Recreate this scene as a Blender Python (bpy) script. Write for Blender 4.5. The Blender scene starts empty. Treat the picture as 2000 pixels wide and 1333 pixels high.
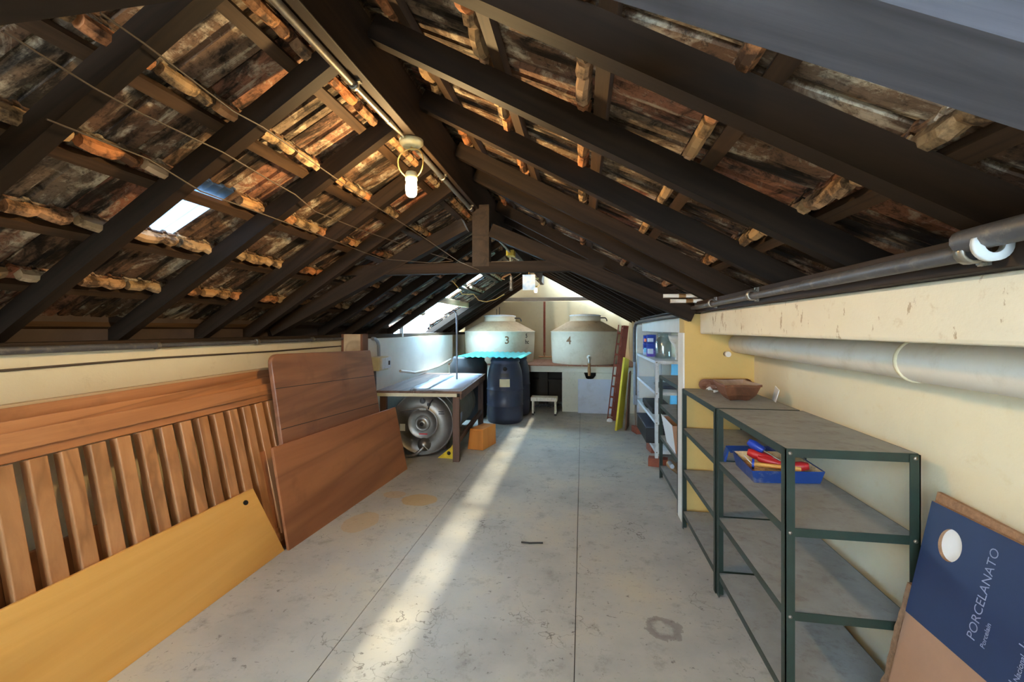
import bpy, bmesh, math, random
from mathutils import Vector, Matrix
random.seed(7)
S = bpy.context.scene
COL = S.collection
PI = math.pi

# ------------------------------------------------------------------ camera, sky, sun, exposure
cam_d = bpy.data.cameras.new('camera'); cam = bpy.data.objects.new('camera', cam_d); COL.objects.link(cam)
YAW = math.atan(137 / 850.0)
cam.location = (0, 0, 1.5); cam.rotation_euler = (PI / 2, 0, YAW)
cam_d.sensor_width = 36.0; cam_d.lens = 850 / 2000 * 36.0; cam_d.shift_y = -23.5 / 2000
cam_d.clip_start = 0.02
S.camera = cam
W = bpy.data.worlds.new('sky'); S.world = W; W.use_nodes = True
bg = W.node_tree.nodes['Background']; bg.inputs[0].default_value = (0.60, 0.80, 1.0, 1); bg.inputs[1].default_value = 26.0
sun_d = bpy.data.lights.new('sun', 'SUN'); sun = bpy.data.objects.new('sun', sun_d); COL.objects.link(sun)
sun_d.energy = 14.0; sun_d.angle = math.radians(5.5); sun_d.color = (1.0, 0.93, 0.78)
sun.location = (-2, 2, 8)
sun.rotation_euler = Vector((0.01, 0.06, -1.0)).to_track_quat('-Z', 'Y').to_euler()
S.view_settings.view_transform = 'Standard'; S.view_settings.look = 'None'
S.view_settings.gamma = 1; S.view_settings.use_curve_mapping = False
S.view_settings.exposure = 0.80
BULB_STRENGTH = 760.0

# ------------------------------------------------------------------ helpers
def lin(r, g, b):
    f = lambda v: (v / 255 / 12.92) if v <= 10 else ((v / 255 + 0.055) / 1.055) ** 2.4
    return (f(r), f(g), f(b), 1)

class B:
    """collects vertices and faces of ONE mesh"""
    def __init__(s): s.v = []; s.f = []; s.m = []; s.sm = []
    def add(s, vs, fs, mi=0, smooth=False):
        o = len(s.v); s.v += [Vector(p) for p in vs]
        for f in fs: s.f.append([i + o for i in f]); s.m.append(mi); s.sm.append(smooth)
        return s
    def box(s, a, b, mi=0, M=None):
        x0, y0, z0 = a; x1, y1, z1 = b
        vs = [Vector(p) for p in ((x0,y0,z0),(x1,y0,z0),(x1,y1,z0),(x0,y1,z0),(x0,y0,z1),(x1,y0,z1),(x1,y1,z1),(x0,y1,z1))]
        if M: vs = [M @ v for v in vs]
        return s.add(vs, [(0,3,2,1),(4,5,6,7),(0,1,5,4),(1,2,6,5),(2,3,7,6),(3,0,4,7)], mi)
    def quadbox(s, p, d, mi=0):
        """slab: 4 corner points and a thickness vector"""
        p = [Vector(q) for q in p]; d = Vector(d)
        return s.add(p + [q + d for q in p], [(0,3,2,1),(4,5,6,7),(0,1,5,4),(1,2,6,5),(2,3,7,6),(3,0,4,7)], mi)
    def tube(s, pts, r, n=10, mi=0, cap=True, smooth=True):
        pts = [Vector(p) for p in pts]; k = len(pts)
        rs = r if isinstance(r, (list, tuple)) else [r] * k
        up = None; rings = []
        for i in range(k):
            t = (pts[min(i + 1, k - 1)] - pts[max(i - 1, 0)])
            if t.length < 1e-9: t = Vector((0, 0, 1))
            t.normalize()
            if up is None: up = t.orthogonal().normalized()
            else:
                up = up - t * up.dot(t)
                up = t.orthogonal().normalized() if up.length < 1e-6 else up.normalized()
            w = t.cross(up)
            rings.append([pts[i] + (up * math.cos(2*PI*j/n) + w * math.sin(2*PI*j/n)) * rs[i] for j in range(n)])
        vs = [p for ring in rings for p in ring]; fs = []
        for i in range(k - 1):
            for j in range(n):
                a = i*n + j; b = i*n + (j+1) % n
                fs.append((a, b, b + n, a + n))
        s.add(vs, fs, mi, smooth)
        if cap:
            s.add(rings[0], [tuple(range(n))[::-1]], mi); s.add(rings[-1], [tuple(range(n))], mi)
        return s
    def lathe(s, prof, c=(0,0,0), n=24, mi=0, M=None, smooth=True, a0=0, a1=2*PI):
        c = Vector(c); vs = []; fs = []; full = abs(a1 - a0 - 2*PI) < 1e-6
        m = n if full else n + 1
        for r, z in prof:
            for j in range(m):
                a = a0 + (a1 - a0) * j / n
                p = Vector((r*math.cos(a), r*math.sin(a), z))
                vs.append((M @ p if M else p) + c)
        for i in range(len(prof) - 1):
            for j in range(n):
                k = (j + 1) % m
                fs.append((i*m + j, i*m + k, (i+1)*m + k, (i+1)*m + j))
        return s.add(vs, fs, mi, smooth)
    def prism(s, poly, d, mi=0):
        """extruded polygon: 3D points + thickness vector"""
        poly = [Vector(p) for p in poly]; n = len(poly); d = Vector(d)
        fs = [tuple(range(n))[::-1], tuple(range(n, 2*n))] + [(i, (i+1) % n, (i+1) % n + n, i + n) for i in range(n)]
        return s.add(poly + [p + d for p in poly], fs, mi)

def base_matrix(o):
    return Matrix.Translation(o.location) @ o.rotation_euler.to_matrix().to_4x4()
def world_of(o):
    M = base_matrix(o)
    while o.parent: o = o.parent; M = base_matrix(o) @ M
    return M
def mesh(name, b, mats):
    me = bpy.data.meshes.new(name)
    me.from_pydata([tuple(v) for v in b.v], [], b.f)
    for m in (mats if isinstance(mats, (list, tuple)) else [mats]): me.materials.append(m)
    for p, mi, sm in zip(me.polygons, b.m, b.sm): p.material_index = mi; p.use_smooth = sm
    bm = bmesh.new(); bm.from_mesh(me); bmesh.ops.recalc_face_normals(bm, faces=bm.faces); bm.to_mesh(me); bm.free()
    return me
def obj(name, b, mats, parent=None, bevel=0, local=False, loc=None, label=None):
    """links the builder as ONE mesh object; builder points are world points unless local"""
    o_loc = Vector((0, 0, 0))
    if parent is not None and not local:
        Mi = world_of(parent).inverted(); b.v = [Mi @ v for v in b.v]
    if parent is None and not local and b.v:
        n = len(b.v); c = Vector((sum(v.x for v in b.v)/n, sum(v.y for v in b.v)/n, min(v.z for v in b.v)))
        b.v = [v - c for v in b.v]; o_loc = c
    o = bpy.data.objects.new(name, mesh(name, b, mats)); COL.objects.link(o)
    o.location = loc if loc is not None else o_loc
    if parent is not None: o.parent = parent
    if bevel:
        md = o.modifiers.new('bevel', 'BEVEL'); md.width = bevel; md.segments = 2; md.limit_method = 'ANGLE'; md.angle_limit = 0.7
    if label: o['label'] = label
    return o
def inst(name, me, parent, M, label=None):
    o = bpy.data.objects.new(name, me); COL.objects.link(o); o.parent = parent; o.matrix_basis = M
    if label: o['label'] = label
    return o
def thing(name, label, cat, loc=(0,0,0), rotz=0, group=None):
    o = bpy.data.objects.new(name, None); COL.objects.link(o); o.empty_display_size = 0.1
    o.location = loc; o.rotation_euler = (0, 0, rotz); o['label'] = label; o['category'] = cat
    if group: o['group'] = group
    return o
def tag(o, label, cat, group=None):
    o['label'] = label; o['category'] = cat
    if group: o['group'] = group
    return o
def struct(name, b=None, mats=None, label=None, bevel=0):
    if b is None:
        o = bpy.data.objects.new(name, None); COL.objects.link(o)
    else: o = obj(name, b, mats, bevel=bevel)
    o['kind'] = 'structure'
    if label: o['label'] = label
    return o
def lettering(txt, size, M, mat, parent, name='lettering', extr=0.0004, bend=None, label=None, align='LEFT', off=0.0, shear=0):
    cu = bpy.data.curves.new(name, 'FONT'); cu.body = txt; cu.size = size; cu.extrude = extr; cu.align_x = align; cu.resolution_u = 3
    cu.offset = off; cu.shear = shear
    t = bpy.data.objects.new(name, cu); COL.objects.link(t)
    dg = bpy.context.evaluated_depsgraph_get(); me = bpy.data.meshes.new_from_object(t.evaluated_get(dg))
    COL.objects.unlink(t); bpy.data.objects.remove(t)
    for v in me.vertices:
        p = v.co.copy()
        v.co = bend(p) if bend else M @ p
    me.materials.clear(); me.materials.append(mat)
    Mi = world_of(parent).inverted()
    for v in me.vertices: v.co = Mi @ v.co
    o = bpy.data.objects.new(name, me); COL.objects.link(o); o.parent = parent
    if label: o['label'] = label
    return o

# ------------------------------------------------------------------ materials (procedural)
class NT:
    def __init__(s, name):
        s.mat = bpy.data.materials.new(name); s.mat.use_nodes = True
        s.t = s.mat.node_tree; s.n = s.t.nodes; s.p = s.n['Principled BSDF']
    def node(s, typ, **kw):
        n = s.n.new(typ)
        for k, v in kw.items(): setattr(n, k, v)
        return n
    def link(s, a, b): s.t.links.new(a, b)
    def coord(s, scale=(1,1,1), rand=True, kind='Object'):
        tc = s.node('ShaderNodeTexCoord'); out = tc.outputs[kind]
        if rand:
            oi = s.node('ShaderNodeObjectInfo'); mul = s.node('ShaderNodeMath', operation='MULTIPLY'); mul.inputs[1].default_value = 37.0
            s.link(oi.outputs['Random'], mul.inputs[0])
            ad = s.node('ShaderNodeVectorMath', operation='ADD'); s.link(out, ad.inputs[0]); s.link(mul.outputs[0], ad.inputs[1]); out = ad.outputs[0]
        mp = s.node('ShaderNodeMapping'); mp.inputs['Scale'].default_value = scale; s.link(out, mp.inputs[0])
        return mp.outputs[0]
    def noise(s, vec, scale=5, detail=6, rough=0.6, dist=0.0):
        n = s.node('ShaderNodeTexNoise'); n.inputs['Scale'].default_value = scale; n.inputs['Detail'].default_value = detail
        n.inputs['Roughness'].default_value = rough; n.inputs['Distortion'].default_value = dist
        s.link(vec, n.inputs['Vector']); return n.outputs['Fac']
    def ramp(s, fac, stops):
        r = s.node('ShaderNodeValToRGB'); e = r.color_ramp.elements
        while len(e) < len(stops): e.new(0.5)
        for el, (p, c) in zip(e, stops): el.position = p; el.color = c if len(c) == 4 else (*c, 1)
        s.link(fac, r.inputs[0]); return r.outputs['Color']
    def mix(s, a, b, fac, mode='MIX'):
        m = s.node('ShaderNodeMix', data_type='RGBA', blend_type=mode)
        for sock, v in ((m.inputs['Factor'], fac), (m.inputs['A'], a), (m.inputs['B'], b)):
            if isinstance(v, (int, float)): sock.default_value = v
            elif isinstance(v, tuple): sock.default_value = v
            else: s.link(v, sock)
        return m.outputs['Result']
    def bump(s, h, strength=0.3, dist=0.01):
        b = s.node('ShaderNodeBump'); b.inputs['Strength'].default_value = strength; b.inputs['Distance'].default_value = dist
        s.link(h, b.inputs['Height']); s.link(b.outputs[0], s.p.inputs['Normal'])
    def color(s, c):
        if isinstance(c, tuple): s.p.inputs['Base Color'].default_value = c
        else: s.link(c, s.p.inputs['Base Color'])
    def fin(s, rough=0.6, metal=0.0, spec=0.5):
        s.p.inputs['Roughness'].default_value = rough; s.p.inputs['Metallic'].default_value = metal
        s.p.inputs['Specular IOR Level'].default_value = spec
        return s.mat

def g1(v): return (v, v, v, 1)
def paint(name, c, rough=0.5, var=0.12, scale=6, metal=0.0, bump=0.0, dirt=None, dirt_amt=0.5, spec=0.5):
    t = NT(name); v = t.coord()
    n = t.noise(v, scale, 6, 0.65)
    lo = tuple(x * (1 - var) for x in c[:3]) + (1,); hi = tuple(min(1, x * (1 + var)) for x in c[:3]) + (1,)
    col = t.ramp(n, [(0.3, lo), (0.7, hi)])
    if dirt:
        d = t.noise(v, scale * 2.3, 8, 0.7); m = t.ramp(d, [(0.52, g1(0)), (0.68, g1(dirt_amt))])
        col = t.mix(col, dirt, m)
    t.color(col)
    if bump: t.bump(t.noise(v, scale * 8, 4, 0.6), bump, 0.004)
    return t.fin(rough, metal, spec)
def wood(name, c1, c2, axis=0, rough=0.5, grain=14, ring=1.0, knots=True, bump=0.15, spec=0.4):
    t = NT(name); sc = [1.0, 1.0, 1.0]; sc[axis] = 0.08
    v = t.coord(tuple(sc)); n = t.noise(v, grain, 8, 0.62, 0.6)
    w = t.noise(v, grain * 0.28, 3, 0.5, 1.5 * ring)
    col = t.ramp(n, [(0.3, c1), (0.7, c2)])
    dark = tuple(x * 0.55 for x in c1[:3]) + (1,)
    col = t.mix(col, dark, t.ramp(w, [(0.50, g1(0)), (0.56, g1(0.55)), (0.62, g1(0))]))
    if knots:
        v2 = t.coord(); k = t.noise(v2, 3.5, 5, 0.6); col = t.mix(col, dark, t.ramp(k, [(0.58, g1(0)), (0.8, g1(0.6))]))
    t.color(col)
    if bump: t.bump(n, bump, 0.003)
    return t.fin(rough, 0, spec)

def mat_tile():
    t = NT('old clay tile underside'); vs = t.coord((0.22, 1, 1)); v2 = t.coord(); vt = t.coord((0.06, 1, 1))
    a = t.noise(vs, 9, 9, 0.66, 0.3); b = t.noise(v2, 6, 9, 0.72, 0.5); c = t.noise(v2, 42, 5, 0.75); d = t.noise(vt, 26, 5, 0.6)
    oi = t.node('ShaderNodeObjectInfo')
    clay = t.ramp(oi.outputs['Random'], [(0.0, lin(98, 74, 56)), (0.5, lin(116, 88, 66)), (0.8, lin(112, 96, 78)), (1.0, lin(150, 94, 68))])
    col = t.mix(clay, lin(204, 190, 164), t.ramp(b, [(0.52, g1(0)), (0.62, g1(0.75))]))
    col = t.mix(col, lin(210, 196, 168), t.ramp(d, [(0.60, g1(0)), (0.68, g1(0.5))]))
    col = t.mix(col, lin(26, 20, 15), t.ramp(a, [(0.42, g1(0.95)), (0.53, g1(0))]))
    col = t.mix(col, lin(22, 17, 13), t.ramp(b, [(0.36, g1(0.9)), (0.46, g1(0))]))
    col = t.mix(col, lin(24, 19, 15), t.ramp(c, [(0.53, g1(0)), (0.66, g1(0.7))]))
    t.color(col); t.bump(c, 0.4, 0.004)
    return t.fin(0.85, 0, 0.25)
def mat_nib():
    t = NT('clay nib'); v = t.coord(); a = t.noise(v, 9, 8, 0.7)
    oi = t.node('ShaderNodeObjectInfo')
    clay = t.ramp(oi.outputs['Random'], [(0.0, lin(160, 134, 100)), (0.4, lin(178, 142, 100)), (0.8, lin(190, 122, 76)), (1.0, lin(186, 164, 130))])
    t.color(t.mix(clay, lin(46, 34, 24), t.ramp(a, [(0.40, g1(0.9)), (0.54, g1(0))]))); t.bump(a, 0.5, 0.008)
    return t.fin(0.8, 0, 0.3)
def mat_plaster(name, c, stain, amt=0.5, rough=0.75, sc=3.0, peel=None):
    t = NT(name); v = t.coord(rand=False); a = t.noise(v, sc, 8, 0.65); b = t.noise(v, sc * 7, 6, 0.7); d = t.noise(v, 90, 3, 0.6)
    col = t.ramp(a, [(0.3, tuple(x * 0.9 for x in c[:3]) + (1,)), (0.7, c)])
    col = t.mix(col, stain, t.ramp(b, [(0.58, g1(0)), (0.72, g1(amt))]))
    if peel:
        vp = t.coord((1, 1, 0.4), rand=False); p = t.noise(vp, 17, 6, 0.7); col = t.mix(col, peel, t.ramp(p, [(0.615, g1(0)), (0.64, g1(0.75))]))
    t.color(col); t.bump(d, 0.25, 0.003)
    return t.fin(rough, 0, 0.35)
def mat_floor():
    t = NT('polished concrete'); v = t.coord(rand=False, kind='Object')
    a = t.noise(v, 1.1, 9, 0.6); b = t.noise(v, 7, 9, 0.72); c = t.noise(v, 26, 6, 0.7)
    col = t.ramp(a, [(0.32, lin(158, 157, 152)), (0.5, lin(182, 179, 170)), (0.68, lin(200, 190, 168))])
    col = t.mix(col, lin(104, 98, 92), t.ramp(b, [(0.55, g1(0)), (0.72, g1(0.5))]))
    col = t.mix(col, lin(76, 70, 64), t.ramp(c, [(0.60, g1(0)), (0.69, g1(0.7))]))
    # hairline cracks, broken up by a second noise
    vd = t.node('ShaderNodeTexVoronoi', feature='DISTANCE_TO_EDGE'); vd.inputs['Scale'].default_value = 1.5
    wv = t.node('ShaderNodeVectorMath', operation='ADD'); nz = t.node('ShaderNodeTexNoise'); nz.inputs['Scale'].default_value = 5; nz.inputs['Detail'].default_value = 5
    t.link(v, nz.inputs['Vector']); t.link(v, wv.inputs[0]); t.link(nz.outputs['Color'], wv.inputs[1]); t.link(wv.outputs[0], vd.inputs['Vector'])
    cr = t.ramp(vd.outputs['Distance'], [(0.0, g1(1)), (0.012, g1(0))]); msk = t.ramp(t.noise(v, 1.7, 4, 0.6), [(0.5, g1(0)), (0.6, g1(0.8))])
    col = t.mix(col, lin(74, 66, 58), t.mix(g1(0), cr, msk))
    # short dark scuffs
    vs = t.coord((1.0, 2.6, 1), rand=False); sc = t.noise(vs, 13, 8, 0.75, 1.2); col = t.mix(col, lin(88, 82, 78), t.ramp(sc, [(0.64, g1(0)), (0.67, g1(0.65))]))
    # old round ochre paint stains near the leaning boards
    geo = t.node('ShaderNodeNewGeometry')
    for cx, cy, rx, ry, am in ((-1.41, 3.64, 0.20, 0.16, 0.75), (-1.70, 3.15, 0.16, 0.22, 0.5), (-1.68, 3.72, 0.13, 0.10, 0.5)):
        mp = t.node('ShaderNodeMapping'); mp.inputs['Location'].default_value = (-cx / rx, -cy / ry, 0); mp.inputs['Scale'].default_value = (1 / rx, 1 / ry, 0)
        t.link(geo.outputs['Position'], mp.inputs[0])
        ln = t.node('ShaderNodeVectorMath', operation='LENGTH'); t.link(mp.outputs[0], ln.inputs[0])
        ad = t.node('ShaderNodeMath', operation='MULTIPLY_ADD'); ad.inputs[1].default_value = 0.35; t.link(t.noise(v, 8, 5, 0.6), ad.inputs[0]); t.link(ln.outputs['Value'], ad.inputs[2])
        col = t.mix(col, lin(196, 160, 100), t.ramp(ad.outputs[0], [(0.0, g1(am)), (0.95, g1(am)), (1.0, g1(0))]))
    # one dark oily ring at the foot of the shelves
    mp = t.node('ShaderNodeMapping'); mp.inputs['Location'].default_value = (-0.40 / 0.17, -2.27 / 0.16, 0); mp.inputs['Scale'].default_value = (1 / 0.17, 1 / 0.16, 0)
    t.link(geo.outputs['Position'], mp.inputs[0]); ln = t.node('ShaderNodeVectorMath', operation='LENGTH'); t.link(mp.outputs[0], ln.inputs[0])
    ad = t.node('ShaderNodeMath', operation='MULTIPLY_ADD'); ad.inputs[1].default_value = 0.9; t.link(t.noise(v, 11, 6, 0.7), ad.inputs[0]); t.link(ln.outputs['Value'], ad.inputs[2])
    col = t.mix(col, lin(112, 102, 96), t.ramp(ad.outputs[0], [(0.62, g1(0)), (0.8, g1(0.65)), (1.0, g1(0.5)), (1.0, g1(0))]))
    t.color(col); t.bump(c, 0.12, 0.003)
    rr = t.ramp(b, [(0.3, g1(0.42)), (0.7, g1(0.62))]); t.link(rr, t.p.inputs['Roughness'])
    t.p.inputs['Specular IOR Level'].default_value = 0.4
    return t.mat
def mat_pane(name, tint, rough_mix=0.12):
    t = NT(name); tr = t.node('ShaderNodeBsdfTransparent'); tr.inputs[0].default_value = tint
    gl = t.node('ShaderNodeBsdfGlossy'); gl.inputs['Roughness'].default_value = 0.15
    mx = t.node('ShaderNodeMixShader'); mx.inputs[0].default_value = rough_mix
    t.link(tr.outputs[0], mx.inputs[1]); t.link(gl.outputs[0], mx.inputs[2]); t.link(mx.outputs[0], t.n['Material Output'].inputs['Surface'])
    return t.mat
def mat_emit(name, c, s):
    t = NT(name); t.p.inputs['Emission Color'].default_value = c; t.p.inputs['Emission Strength'].default_value = s; t.p.inputs['Base Color'].default_value = (1, 1, 1, 1)
    return t.mat
def mat_glass(name, tint=(0.9, 0.95, 0.97, 1)):
    t = NT(name); t.p.inputs['Transmission Weight'].default_value = 1.0; t.p.inputs['Base Color'].default_value = tint
    return t.fin(0.05, 0, 0.5)

M = {}
M['tile'] = mat_tile(); M['nib'] = mat_nib(); M['floor'] = mat_floor()
M['rafter'] = wood('dark roof timber', lin(26, 18, 11), lin(48, 34, 22), 0, 0.7, 12, 1, True, 0.2, 0.2)
M['rafter_daylit'] = wood('timber with daylight grey painted in', lin(62, 63, 70), lin(98, 99, 108), 0, 0.7, 14, 0.6, True, 0.2, 0.35)  # dark timber with the daylight on the near truss painted in as grey
M['rafter_y'] = wood('dark roof timber lengthwise', lin(36, 26, 17), lin(62, 45, 30), 1, 0.7, 12, 1, True, 0.2, 0.35)
M['batten'] = wood('brown batten', lin(48, 34, 22), lin(80, 58, 38), 1, 0.7, 16, 1, True, 0.2, 0.3)
M['wall_l'] = mat_plaster('cream plaster', lin(226, 212, 176), lin(196, 176, 136), 0.35, 0.75, 2.2)
M['wall_r'] = mat_plaster('pale yellow plaster', lin(230, 220, 190), lin(210, 188, 136), 0.3, 0.75, 1.8)
M['beam_r'] = mat_plaster('worn yellow beam plaster', lin(224, 215, 190), lin(184, 160, 122), 0.5, 0.75, 2.4, lin(158, 134, 100))
M['column'] = mat_plaster('ochre column plaster', lin(212, 180, 112), lin(194, 156, 88), 0.3, 0.75, 2.6)
M['white_edge'] = mat_plaster('white corner paint', lin(232, 230, 222), lin(210, 204, 190), 0.3, 0.7, 4)
M['back'] = mat_plaster('grey beige back wall plaster', lin(178, 165, 134), lin(150, 136, 104), 0.4, 0.8, 2.0)
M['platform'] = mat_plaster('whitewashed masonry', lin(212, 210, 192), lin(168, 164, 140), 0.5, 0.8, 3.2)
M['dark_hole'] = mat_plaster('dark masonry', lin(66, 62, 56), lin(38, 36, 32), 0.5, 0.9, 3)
M['terracotta'] = paint('terracotta floor tile', lin(150, 104, 78), 0.8, 0.25, 9)
M['slatwood'] = wood('reddish slat wood', lin(164, 112, 70), lin(202, 148, 100), 2, 0.42, 10, 1, True, 0.08, 0.5)
M['railwood'] = wood('reddish rail wood', lin(160, 104, 66), lin(204, 144, 96), 1, 0.4, 9, 1.6, True, 0.08, 0.5)
M['darkslat'] = wood('brown backing board', lin(92, 58, 36), lin(120, 78, 50), 2, 0.55, 10, 1, True, 0.08)
M['yellowply'] = wood('varnished yellow ply', lin(220, 156, 72), lin(240, 186, 104), 1, 0.42, 5, 0.6, False, 0.04, 0.5)
M['brownply'] = wood('reddish brown ply', lin(152, 96, 62), lin(184, 124, 82), 1, 0.5, 4, 0.8, True, 0.04, 0.4)
M['leafwood'] = wood('dark reddish table leaf', lin(122, 80, 58), lin(160, 112, 82), 1, 0.42, 6, 1.3, True, 0.05, 0.5)
M['plywood_edge'] = wood('light box wood', lin(176, 146, 110), lin(200, 172, 134), 1, 0.6, 8)
M['green'] = paint('dark green enamel', lin(38, 54, 46), 0.42, 0.2, 14, 0.0, 0.05, lin(52, 46, 40), 0.5)
M['greentop'] = paint('dusty green grey shelf', lin(150, 152, 150), 0.72, 0.12, 7, 0.0, 0.06, lin(112, 102, 92), 0.45)
M['white_enamel'] = paint('white shelf enamel', lin(214, 222, 228), 0.45, 0.06, 8, 0, 0, lin(150, 140, 126), 0.4)
M['tank'] = paint('off white fibre tank', lin(206, 196, 172), 0.55, 0.06, 2.5, 0, 0.03, lin(176, 156, 120), 0.45)
M['tank_top'] = paint('dusty tank shoulder', lin(196, 176, 140), 0.65, 0.12, 4, 0, 0.05, lin(150, 122, 84), 0.6)
M['ink'] = paint('faded brown marker', lin(120, 86, 52), 0.7)
M['black_ink'] = paint('black marker', lin(24, 22, 22), 0.6)
M['steel'] = paint('stainless steel', lin(128, 124, 117), 0.40, 0.18, 5, 0.85, 0.02)
M['steel_dull'] = paint('dull stainless steel', lin(150, 148, 138), 0.5, 0.18, 6, 0.75, 0.03, lin(120, 112, 92), 0.5)
M['galv'] = paint('galvanised pipe', lin(150, 146, 136), 0.38, 0.15, 20, 0.8, 0.02, lin(96, 90, 80), 0.4)
M['darkpipe'] = paint('dark dusty pipe', lin(82, 82, 84), 0.45, 0.2, 12, 0.1, 0.03, lin(140, 132, 120), 0.5)
M['greypipe'] = paint('blue grey pvc', lin(140, 150, 164), 0.4, 0.06, 8)
M['bigpipe'] = paint('grey white pvc drain', lin(212, 207, 194), 0.45, 0.05, 3, 0, 0.02, lin(170, 158, 132), 0.35)
M['pvc_white'] = paint('white pvc', lin(224, 222, 214), 0.4, 0.05, 10, 0, 0, lin(150, 104, 64), 0.35)
M['brass'] = paint('brass', lin(178, 138, 96), 0.4, 0.15, 18, 0.7)
M['drum'] = paint('black blue plastic drum', lin(54, 62, 82), 0.42, 0.12, 4, 0, 0.03, lin(66, 70, 80), 0.5)
M['drum_dark'] = paint('charcoal plastic drum', lin(52, 54, 58), 0.5, 0.12, 4)
M['teal'] = paint('turquoise corrugated sheet', lin(60, 196, 196), 0.4, 0.12, 6, 0, 0, lin(40, 140, 150), 0.4)
M['paper'] = paint('cream paper label', lin(222, 214, 176), 0.7, 0.06, 20)
M['bluepaper'] = paint('pale blue sheet', lin(196, 206, 226), 0.5, 0.05, 4, 0, 0.02)
M['oldtable'] = wood('worn brown table wood', lin(94, 72, 60), lin(132, 104, 88), 1, 0.7, 9)
M['oldtable_z'] = wood('worn brown table leg', lin(82, 62, 52), lin(112, 86, 74), 2, 0.7, 9)
M['cream_trim'] = paint('cream table trim', lin(212, 204, 172), 0.6, 0.08, 12)
M['orange'] = wood('orange wooden box', lin(204, 124, 48), lin(226, 150, 70), 2, 0.55, 5, 0.5, False, 0.03)
M['yellow_iron'] = paint('yellow painted iron', lin(206, 178, 40), 0.5, 0.15, 10, 0, 0.03, lin(120, 100, 40), 0.5)
M['yellow_board'] = paint('bright yellow board', lin(232, 214, 70), 0.5, 0.05, 5)
M['black'] = paint('black plastic', lin(24, 24, 26), 0.5, 0.2, 8)
M['trunk'] = paint('black painted trunk', lin(56, 62, 74), 0.45, 0.2, 7, 0, 0.03)
M['redladder'] = wood('red brown ladder', lin(112, 50, 34), lin(146, 72, 50), 2, 0.6, 9, 1, True, 0.1)
M['slab'] = paint('pale blue grey slab', lin(186, 194, 208), 0.6, 0.07, 2.4, 0, 0.02, lin(166, 168, 178), 0.5)
M['stool'] = paint('chipped white stool', lin(222, 216, 200), 0.5, 0.06, 14, 0, 0, lin(140, 110, 80), 0.5)
M['brick'] = paint('clay brick', lin(140, 80, 62), 0.85, 0.2, 18, 0, 0.1)
M['cardboard'] = paint('brown cardboard', lin(162, 126, 102), 0.8, 0.06, 8, 0, 0.03)
M['cardedge'] = paint('torn cardboard edge', lin(150, 116, 88), 0.9, 0.3, 60, 0, 0.3)
M['cardblue'] = paint('navy printed cardboard', lin(38, 55, 90), 0.5, 0.1, 3, 0, 0.02)
M['print'] = paint('pale grey print', lin(150, 160, 190), 0.6, 0.02)
M['tray'] = paint('blue plastic tray', lin(34, 68, 138), 0.38, 0.1, 8, 0, 0, lin(210, 200, 180), 0.25)
M['traydry'] = paint('dried cream paint', lin(214, 186, 140), 0.7, 0.25, 22, 0, 0.15, lin(110, 74, 50), 0.9)
M['red'] = paint('red plastic', lin(184, 36, 40), 0.4, 0.1)
M['blue'] = paint('blue plastic', lin(30, 62, 170), 0.35, 0.1)
M['bowl'] = wood('carved brown wood', lin(98, 60, 40), lin(140, 92, 64), 1, 0.6, 8, 1.2, True, 0.2)
M['bowl_in'] = wood('pale trough inside', lin(160, 136, 118), lin(190, 166, 148), 1, 0.65, 8, 1, True, 0.2)  # trough inside drawn paler than its outside
M['roll'] = paint('brown rolled sheet', lin(106, 70, 52), 0.6, 0.2, 12, 0, 0.1)
M['whitecard'] = paint('white card', lin(226, 232, 236), 0.6, 0.03)
M['cyan'] = paint('sky blue board', lin(120, 206, 240), 0.5, 0.05)
M['ceramic'] = paint('cream ceramic', lin(206, 196, 150), 0.45, 0.1, 20)
M['wire'] = paint('brown cable', lin(74, 62, 50), 0.6, 0.1)
M['wire_pale'] = paint('yellowed lamp flex', lin(230, 190, 110), 0.5, 0.05)
M['wire_dark'] = paint('black cable', lin(30, 28, 26), 0.6, 0.1)
M['bulb'] = mat_emit('lit warm bulb', (1.0, 0.68, 0.31, 1), BULB_STRENGTH)
M['bulb_far'] = mat_emit('lit warm bulb far', (1.0, 0.66, 0.30, 1), BULB_STRENGTH * 0.16)
t = NT('glass roof tile'); tl_ = t.node('ShaderNodeBsdfTranslucent'); tl_.inputs[0].default_value = (0.25, 0.31, 0.38, 1); tr_ = t.node('ShaderNodeBsdfTransparent'); tr_.inputs[0].default_value = (0.34, 0.42, 0.50, 1); mx_ = t.node('ShaderNodeMixShader'); mx_.inputs[0].default_value = 0.12
t.link(tl_.outputs[0], mx_.inputs[1]); t.link(tr_.outputs[0], mx_.inputs[2]); t.link(mx_.outputs[0], t.n['Material Output'].inputs['Surface']); M['glasstile'] = t.mat
M['streakglass'] = mat_pane('frosted strip added for floor streak', (0.78, 0.78, 0.74, 1), 0.1)  # for the added strip that lets the sun streak in
M['pane'] = mat_pane('fibreglass roof sheet', (0.88, 0.96, 1.0, 1), 0.06)
M['glass'] = mat_pane('clear jar glass', (0.90, 0.95, 0.96, 1), 0.10)
M['card_sky'] = None
t = NT('pale blue picture'); v = t.coord(rand=False); n = t.noise(v, 11, 2, 0.5)
t.color(t.ramp(n, [(0.35, lin(120, 170, 220)), (0.5, lin(190, 214, 236)), (0.65, lin(226, 214, 214))])); M['card_sky'] = t.fin(0.4)
M['insul'] = paint('glazed white ring', lin(216, 226, 230), 0.25, 0.04)
M['yellowbox'] = paint('yellow junction box', lin(226, 182, 46), 0.5, 0.08)
M['conc'] = paint('grey fascia wood', lin(70, 58, 52), 0.8, 0.2, 8)
M['canblue'] = paint('blue can print', lin(40, 70, 170), 0.35, 0.1)
M['canwhite'] = paint('white can print', lin(190, 214, 240), 0.35, 0.05)
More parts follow.
